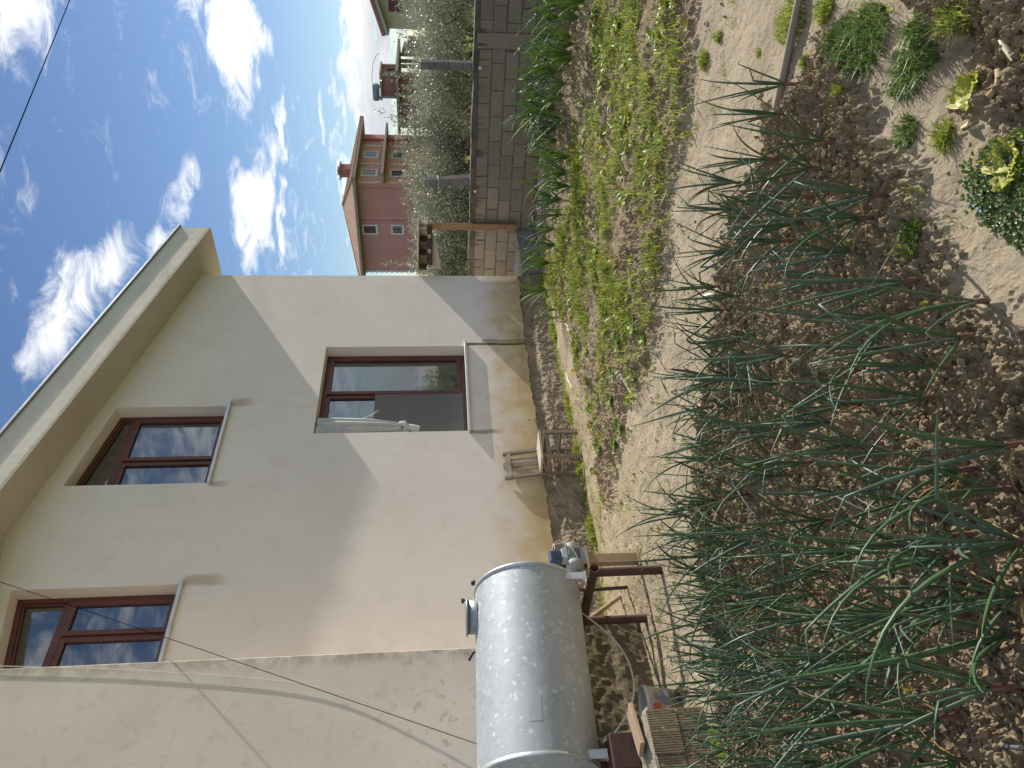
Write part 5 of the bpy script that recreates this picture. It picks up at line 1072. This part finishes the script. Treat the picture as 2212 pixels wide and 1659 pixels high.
o = blades('grove_grass', np.stack([P_[k, 0], P_[k, 1], np.full(k.sum(), -.04)], -1), r.uniform(.12, .32, k.sum()), GRS, 82, lean=.6, wid=.014, tint=(.9, 1.7)); stuff(tag(o, 'tall sunlit grass under the olive trees', 'grass'))
# concrete fence posts
FP = mat('post_concrete', (.13, .125, .13), (.19, .18, .18), scale=6, rough=.9, bump=.004, bscale=40)
for (pxt, pxb, wd, lab) in (((908, 139), (1018, 141), .115, 'dark concrete fence post of stacked pieces nearer to the beige house'), ((916, 394), (1012, 388), .13, 'leaning dark concrete fence post below the pink house')):
    tp, bt_ = PX(*pxt, 11.72), PX(*pxb, 11.72); fp_ = thing('fence_post', lab, 'fence post', (bt_[0], bt_[1], -.03), 'concrete fence posts')
    n = 9; zb_ = -.05; d = (tp-bt_)/(tp[2]-bt_[2])
    for k in range(n):
        za = zb_+(tp[2]-zb_)*k/n; zc2 = zb_+(tp[2]-zb_)*(k+1)/n-.006; q = bt_+d*((za+zc2)/2-bt_[2])
        mb = MB(); mb.box((q[0]-wd/2, q[1]-wd/2+random.uniform(-.004, .004), za), (q[0]+wd/2, q[1]+wd/2, zc2), bev=.005); mb.build('post_piece', FP, fp_)
    mb = MB(); q0_ = bt_+d*(zb_-bt_[2]); mb.tube([tuple(q0_), tuple(tp-d*.01)], wd*.42, 4); mb.build('core', FP, fp_)
    if lab.startswith('leaning'):
        mb = MB(); q = bt_+d*1.6-d*bt_[2]; mb.tube([(q[0]-wd*.56, q[1]-wd*.56, q[2]), (q[0]+wd*.56, q[1]-wd*.56, q[2]+.01), (q[0]+wd*.56, q[1]+wd*.56, q[2]), (q[0]-wd*.56, q[1]+wd*.56, q[2]), (q[0]-wd*.56, q[1]-wd*.56, q[2])], .006, 5); mb.build('wire_tie', mat('tie_white', (.55, .55, .55)), fp_)
for z in (1.25, 1.5, 1.75):
    y0_, y1_ = PX(1000, 141, 11.72)[1], PX(1000, 390, 11.72)[1]
    pts = sag((11.72, y0_-6, z), (11.72, y1_+2, z), 8, .0); o = tag(MB().tube(pts, .0018, 4).build('fence_wire', mat('fence_wire', (.2, .2, .2), rough=.5, metal=.6)), {1.25: 'lowest thin fence wire strung along the concrete posts', 1.5: 'middle thin fence wire strung along the concrete posts', 1.75: 'topmost thin fence wire strung along the concrete posts'}[z], 'wire', 'fence wires'); rebase(o, pts[0])

# ------------------------------------------------------------------ pink house
X0, Y0 = 78.19, 42.706; X1, Y1 = 87.6, 54.4
ph = thing('pink_house', 'two storey pink and orange house with white quoins and tiled hip roof', 'house', (X0, Y0, 0))
PINK = mat('pink_render', (.52, .26, .235), (.48, .24, .215), scale=.5, rough=.9); ORNG = mat('orange_render', (.60, .30, .20), (.55, .275, .18), scale=.5, rough=.9); TRIM = mat('white_trim', (.62, .60, .57), rough=.8); GREYC = mat('eave_grey', (.30, .27, .24), (.24, .21, .19), scale=1, rough=.9)
SHUT = mat('brown_shutter', (.11, .035, .035), rough=.6); DKG = mat('dark_glass', (.045, .05, .055), rough=.15, spec=.8)
EZ = 10.35
mb = MB(); mb.box((X0, Y0+.03, -.1), (X1+3, Y1, EZ)); mb.build('wall', PINK, ph)
mb = MB(); mb.box((X0+.03, Y0, -.1), (X1, Y0+.031, EZ-.005)); mb.build('front_wall', ORNG, ph)
# hip roof with ribs of barrel tiles
e = 1.25; RX0, RX1, RY0, RY1 = X0-e, X1+e+3.6, Y0-e-.2, Y1+e; RZ, RT = 10.55, 12.75; hr = (RY1-RY0)/2
r1 = (RX0+hr*.95, (RY0+RY1)/2, RT); r2 = (RX1-hr*.95, (RY0+RY1)/2, RT)
mb = MB(); mb.add([(RX0, RY0, RZ), (RX1, RY0, RZ), (RX1, RY1, RZ), (RX0, RY1, RZ), r1, r2], [(0, 1, 5, 4), (1, 2, 5), (2, 3, 4, 5), (3, 0, 4), (3, 2, 1, 0)])
rf = mb.build('roof', mat('pale_tile', (.42, .25, .17), (.34, .19, .13), scale=3, rough=.85, c3=(.5, .36, .26)), ph)
mb = MB(); mb.box((RX0, RY0, RZ-.22), (RX1, RY1, RZ-.01)); mb.build('eave_slab', GREYC, rf)
TP = mat('tile_rib', (.50, .33, .22), (.40, .22, .14), scale=2, rough=.85, c3=(.6, .46, .34))
def rib(a, b):
    mb = MB(); mb.tube([tuple(a), tuple(b)], .11, 5, flat=.8); mb.build('tile_row', TP, rf)
n = 46
for k in range(n):     # shaded hip face towards the grove
    y = RY0+(RY1-RY0)*(k+.5)/n; u = min(y-RY0, RY1-y)/hr; rib((RX0, y, RZ+.04), (RX0+(r1[0]-RX0)*min(1, u)*.98, y, RZ+.04+(RT-RZ)*min(1, u)*.98))
n = 60
for k in range(n):
    x = RX0+(RX1-RX0)*(k+.5)/n; u = min(1, (x-RX0)/(r1[0]-RX0), (RX1-x)/(RX1-r2[0])); rib((x, RY0, RZ+.04), (x, RY0+(r1[1]-RY0)*u*.98, RZ+.04+(RT-RZ)*u*.98))
mb = MB(); mb.tube([(RX0, RY0, RZ+.08), (r1[0], r1[1], RT+.1), (r2[0], r2[1], RT+.1)], .15, 6); mb.tube([(RX0, RY1, RZ+.08), r1], .15, 6); mb.tube([(RX1, RY0, RZ+.08), r2], .15, 6); mb.build('ridge_tiles', TP, rf)
mb = MB(); mb.box((83.9, Y0+1.2, 11.0), (85.2, Y0+2.3, 12.7), bev=.03); mb.box((83.7, Y0+1.0, 12.7), (85.4, Y0+2.5, 12.85)); mb.box((84.1, Y0+1.4, 12.85), (85., Y0+2.1, 13.1)); mb.build('chimney', mat('chimney_brick', (.30, .17, .13), (.24, .13, .1), scale=2, rough=.9), rf)
def pwin(x0, x1, z0, z1, face, shut, nm='window'):
    """face 'x': in plane X=X0, coordinates along Y; face 'y': plane Y=Y0"""
    def bx(mb, a0, a1, b0, b1, d0, d1):
        if face == 'x': mb.box((X0-d1, a0, b0), (X0-d0, a1, b1))
        else: mb.box((a0, Y0-d1, b0), (a1, Y0-d0, b1))
    mb = MB(); t_ = .20; bx(mb, x0, x0+t_, z0, z1, 0, .07); bx(mb, x1-t_, x1, z0, z1, 0, .07); bx(mb, x0+t_, x1-t_, z0, z0+t_, 0, .07); bx(mb, x0+t_, x1-t_, z1-t_, z1, 0, .07); bx(mb, x0-.06, x1+.06, z0-.08, z0, 0, .14); wn = mb.build(nm, TRIM, ph)
    mb = MB(); mid = (x0+x1)/2
    if shut:
        for a, b in ((x0+t_, mid-.02), (mid+.02, x1-t_)): mb = MB(); bx(mb, a, b, z0+t_, z1-t_, .0, .05); mb.build('shutter', SHUT, wn)
    else:
        mb = MB(); bx(mb, x0+t_, x1-t_, z0+t_, z1-t_, 0, .012); mb.build('pane', DKG, wn)
        mb = MB(); bx(mb, mid-.04, mid+.04, z0+t_, z1-t_, .012, .04)
        for a in (x0+t_, x1-t_-.06): bx(mb, a, a+.06, z0+t_, z1-t_, .012, .04)
        mb.build('glazing_bar', SHUT if face == 'x' else mat('bar_grey', (.3, .3, .32)), wn)
pwin(47.8, 49.15, 8.4, 10.15, 'x', True); pwin(47.8, 49.1, 5.4, 6.85, 'x', False)
for a, b, z0, z1 in ((79.9, 81.6, 8.2, 10.05), (84.25, 86.05, 8.3, 10.08), (79.9, 81.55, 5.0, 6.8), (84.25, 86.0, 5.05, 6.78)): pwin(a, b, z0, z1, 'y', False)
def quoins(x, y, z0, z1, ax_):
    n = int((z1-z0)/.30)
    for k in range(n):
        w_ = .42 if k % 2 else .28
        mb = MB(); z = z0+k*.30
        if ax_ == 'y': mb.box((x-w_/2, y-.07, z), (x+w_/2, y-.002, z+.27), bev=.03)
        else: mb.box((x-.07, y-w_/2, z), (x-.002, y+w_/2, z+.27), bev=.03)
        mb.build('quoin', TRIM, ph)
for x in (78.55, 82.92, 87.4):
    quoins(x, Y0, 4.2, 7.1, 'y'); quoins(x, Y0, 7.8, 10.3, 'y')
quoins(X0, Y1-.1, 4.2, 10.3, 'x')
mb = MB(); mb.box((X0+.3, Y0-1.25, 7.35), (91.3, Y0-.003, 7.6), bev=.02); mb.box((X1+.02, Y0-.003, 7.35), (91.3, Y0+3, 7.6)); mb.build('balcony', GREYC, ph)
mb = MB(); mb.box((X1-.3, Y0-.9, 3.95), (91.3, Y0-.003, 4.15)); mb.build('lower_balcony', GREYC, ph)
for z0, z1 in ((7.6, 10.33), (-.1, 7.35)):
    mb = MB(); mb.box((88.75, Y0-.28, z0), (89.0, Y0-.05, z1)); mb.build('column', mat('column_red', (.45, .14, .09), rough=.85), ph)
for y in (43.2, 47.3): mb = MB(); mb.tube([(X0-.06, y, .0), (X0-.06, y, 10.3)], .06, 8); mb.build('drain_pipe', PINK, ph)

# ------------------------------------------------------------------ unfinished brick house with roof tank
def sc(x, y, dep): return EYEP+ray(x, y)*dep
z2 = lambda a, b: (713.2+a*.1488, b*.1488)
bh = thing('brick_house', 'unfinished flat roofed brick house with stair tower on top', 'house', (88, 36, 0))
BRW = mat('raw_brick', (.34, .17, .14), (.28, .135, .11), scale=.8, rough=.95); CON = mat('raw_concrete', (.30, .28, .26), (.24, .225, .21), scale=.6, rough=.95)
c0 = sc(*z2(722, 1080), 90.); TX, TY = c0[0], c0[1]          # tower corner towards the camera
tL = PX(*z2(735, 1400), TX); tR = PY(*z2(735, 950), TY); tz1 = c0[2]; tz0 = PX(*z2(962, 1300), TX)[2]
SL0 = PX(*z2(985, 1900), TX)[1]; SR = PY(*z2(995, 665), TY)[0]
mb = MB(); mb.box((TX, TY, tz0), (tR[0], tL[1], tz1-.15)); mb.build('tower_wall', BRW, bh)
mb = MB(); mb.box((TX-.35, TY-.35, tz1-.15), (tR[0]+.35, tL[1]+.35, tz1+.05)); mb.build('tower_roof', CON, bh)
for (a, b) in ((TX, TY), (tR[0], TY), (TX, tL[1])): mb = MB(); mb.box((a-.16, b-.16, tz0), (a+.16, b+.16, tz1-.15)); mb.build('concrete_column', CON, bh)
wx0, wx1 = PY(*z2(850, 1030), TY)[0], PY(*z2(850, 995), TY)[0]; mb = MB(); mb.box((wx0, TY-.03, tz0), (wx1, TY+.02, tz1-.75)); mb.build('doorway', mat('dark_opening', (.02, .02, .022), rough=.9), bh)
mb = MB(); mb.box((TX-1.0, TY-.9, tz0-.3), (SR, SL0, tz0)); mb.build('roof_slab', CON, bh)
mb = MB(); mb.box((TX-.2, TY+1.2, -.1), (tR[0]+1.2, SL0-.6, tz0-.3)); mb.build('wall', BRW, bh)
for y in np.linspace(TY+1.2, SL0-.7, 6): mb = MB(); mb.box((TX-.33, y-.18, -.1), (TX-.18, y+.18, tz0-.3)); mb.build('concrete_column', CON, bh)
for y in (TY+3.2, TY+13.2): mb = MB(); mb.box((TX-.24, y, 2.8), (TX-.19, y+1.6, 4.4)); mb.build('window', MATS['dark_opening'], bh)
for q in (790, 885, 960): x = PY(*z2(1100, q), TY)[0]; mb = MB(); mb.box((x-.18, TY-.18, -.1), (x+.18, TY+.18, tz0-.3)); mb.build('porch_column', CON, bh)
for i in range(9):
    y = TY+1+i*(SL0-TY-2)/8; mb = MB()
    if abs(y-tL[1]) < .4: continue
    for dy in (0, .22): mb.tube([(TX-.5, y+dy, tz0-.05), (TX-.5, y+dy, tz0+.75)], .02, 4)
    mb.build('starter_bar', mat('rebar', (.1, .08, .07), rough=.8), bh)
tk = thing('roof_tank', 'grey blue water tank on top of the brick stair tower', 'water tank', ((TX+tR[0])/2, (TX+0*TY+tL[1]) if False else (TY+tL[1])/2+1.2, tz1+.05), None)
lx, ly, lz = tk.location
mb = MB(); mb.lathe([(0, -.95), (.36, -.95), (.42, -.9), (.42, .9), (.36, .95), (0, .95)], (lx-.4, ly, lz+.6), (0, 1, 0), 20); mb.build('shell', mat('tank_blue', (.20, .26, .29), rough=.5), tk)
for y in (ly-.7, ly+.7): mb = MB(); mb.box((lx-.8, y-.05, lz), (lx+.0, y+.05, lz+.25)); mb.build('stand_leg', mat('stand_grey', (.35, .35, .35)), tk)
mb = MB(); pts = [(lx-.4, ly-.9, lz+1.0), (lx-.4, ly-2, lz+.95), (lx-.3, ly-3.4, lz+.75), (lx-.2, ly-4.3, lz+.3), (lx-.2, ly-4.5, lz-.02)]; mb.tube(pts, .03, 5); mb.build('pipe', mat('pipe_dark', (.1, .1, .11)), tk)
# ------------------------------------------------------------------ beige house, farther roofs
bg_ = thing('beige_house', 'beige rendered house with red tiled sloping eaves at the picture edge', 'house', (60, 20, 0))
c0 = sc(*z2(850, 415), 58.); BX, BY = c0[0], c0[1]
BEI = mat('beige_render', (.52, .45, .31), (.47, .405, .28), scale=.5, rough=.9)
tip = PX(*z2(832, 525), BX-.9); up_ = PX(*z2(655, 0), BX-.9); sl_ = (up_[2]-tip[2])/(up_[1]-tip[1])
rz_ = lambda y: tip[2]+sl_*(y-tip[1])
ridge = BY-7.
mb = MB(); mb.prism([(BY, -.1), (BY, rz_(BY)-.1), (ridge, rz_(ridge)-.1), (ridge-7, rz_(BY)-.1), (ridge-7, -.1)], 'x', BX, BX+9); mb.build('wall', BEI, bg_)
for off, th, nm, m_, ov in ((-.1, .28, 'eave_slab', mat('eave_blue', (.46, .47, .48), rough=.85), .75), (.19, .22, 'roof', mat('red_tile', (.42, .17, .13), (.36, .14, .11), scale=2, rough=.85), .95)):
    mb = MB(); a = tip[1]; mb.prism([(a, rz_(a)+off), (ridge, rz_(ridge)+off), (ridge-7-(a-BY), rz_(a)+off), (ridge-7-(a-BY), rz_(a)+off+th), (ridge, rz_(ridge)+off+th), (a, rz_(a)+off+th)], 'x', BX-ov, BX+9.8); mb.build(nm, m_, bg_)
q0_, q1_ = PX(*z2(850, 165), BX), PX(*z2(1055, 10), BX); mb = MB(); mb.box((BX-.04, q1_[1], q1_[2]), (BX+.02, q0_[1], q0_[2])); wn = mb.build('window', SHUT, bg_)
mb = MB(); mb.box((BX-.16, q1_[1]-.15, q1_[2]-.14), (BX-.002, q0_[1]+.15, q1_[2]-.01)); mb.build('sill', mat('grey_sill', (.3, .29, .27)), wn)
for (xa, ya, yb, zt, dep, lab, c) in ((1115, 560, 700, 0, 130., 'distant house with dark gabled roof between the beige and brick houses', (.30, .2, .18)), (1045, 645, 800, 0, 170., 'far off pale pink gabled house seen beyond the dark roof', (.5, .33, .3))):
    a, b = sc(*z2(xa, ya), dep), sc(*z2(xa, yb), dep); fh = thing('distant_house', lab, 'house', ((a[0]+b[0])/2, (a[1]+b[1])/2, 0)); wd = np.hypot(*(a-b)[:2]); z1 = a[2]; xm, ym = fh.location[:2]
    mb = MB(); mb.box((xm-wd*.3, ym-wd*.5, -.1), (xm+wd*.7, ym+wd*.5, z1-wd*.18)); mb.build('wall', mat('far_wall_%d' % xa, c, rough=.9), fh)
    mb = MB(); mb.prism([(ym-wd*.58, z1-wd*.2), (ym+wd*.58, z1-wd*.2), (ym, z1+wd*.06)], 'x', xm-wd*.4, xm+wd*.8); mb.build('roof', mat('far_roof', (.16, .12, .11), rough=.9), fh)
    mb = MB(); mb.box((xm-wd*.3-.05, ym-wd*.12, z1-wd*.42), (xm-wd*.3+.02, ym+wd*.12, z1-wd*.25)); mb.build('window', mat('far_window', (.55, .58, .6), rough=.3), fh)
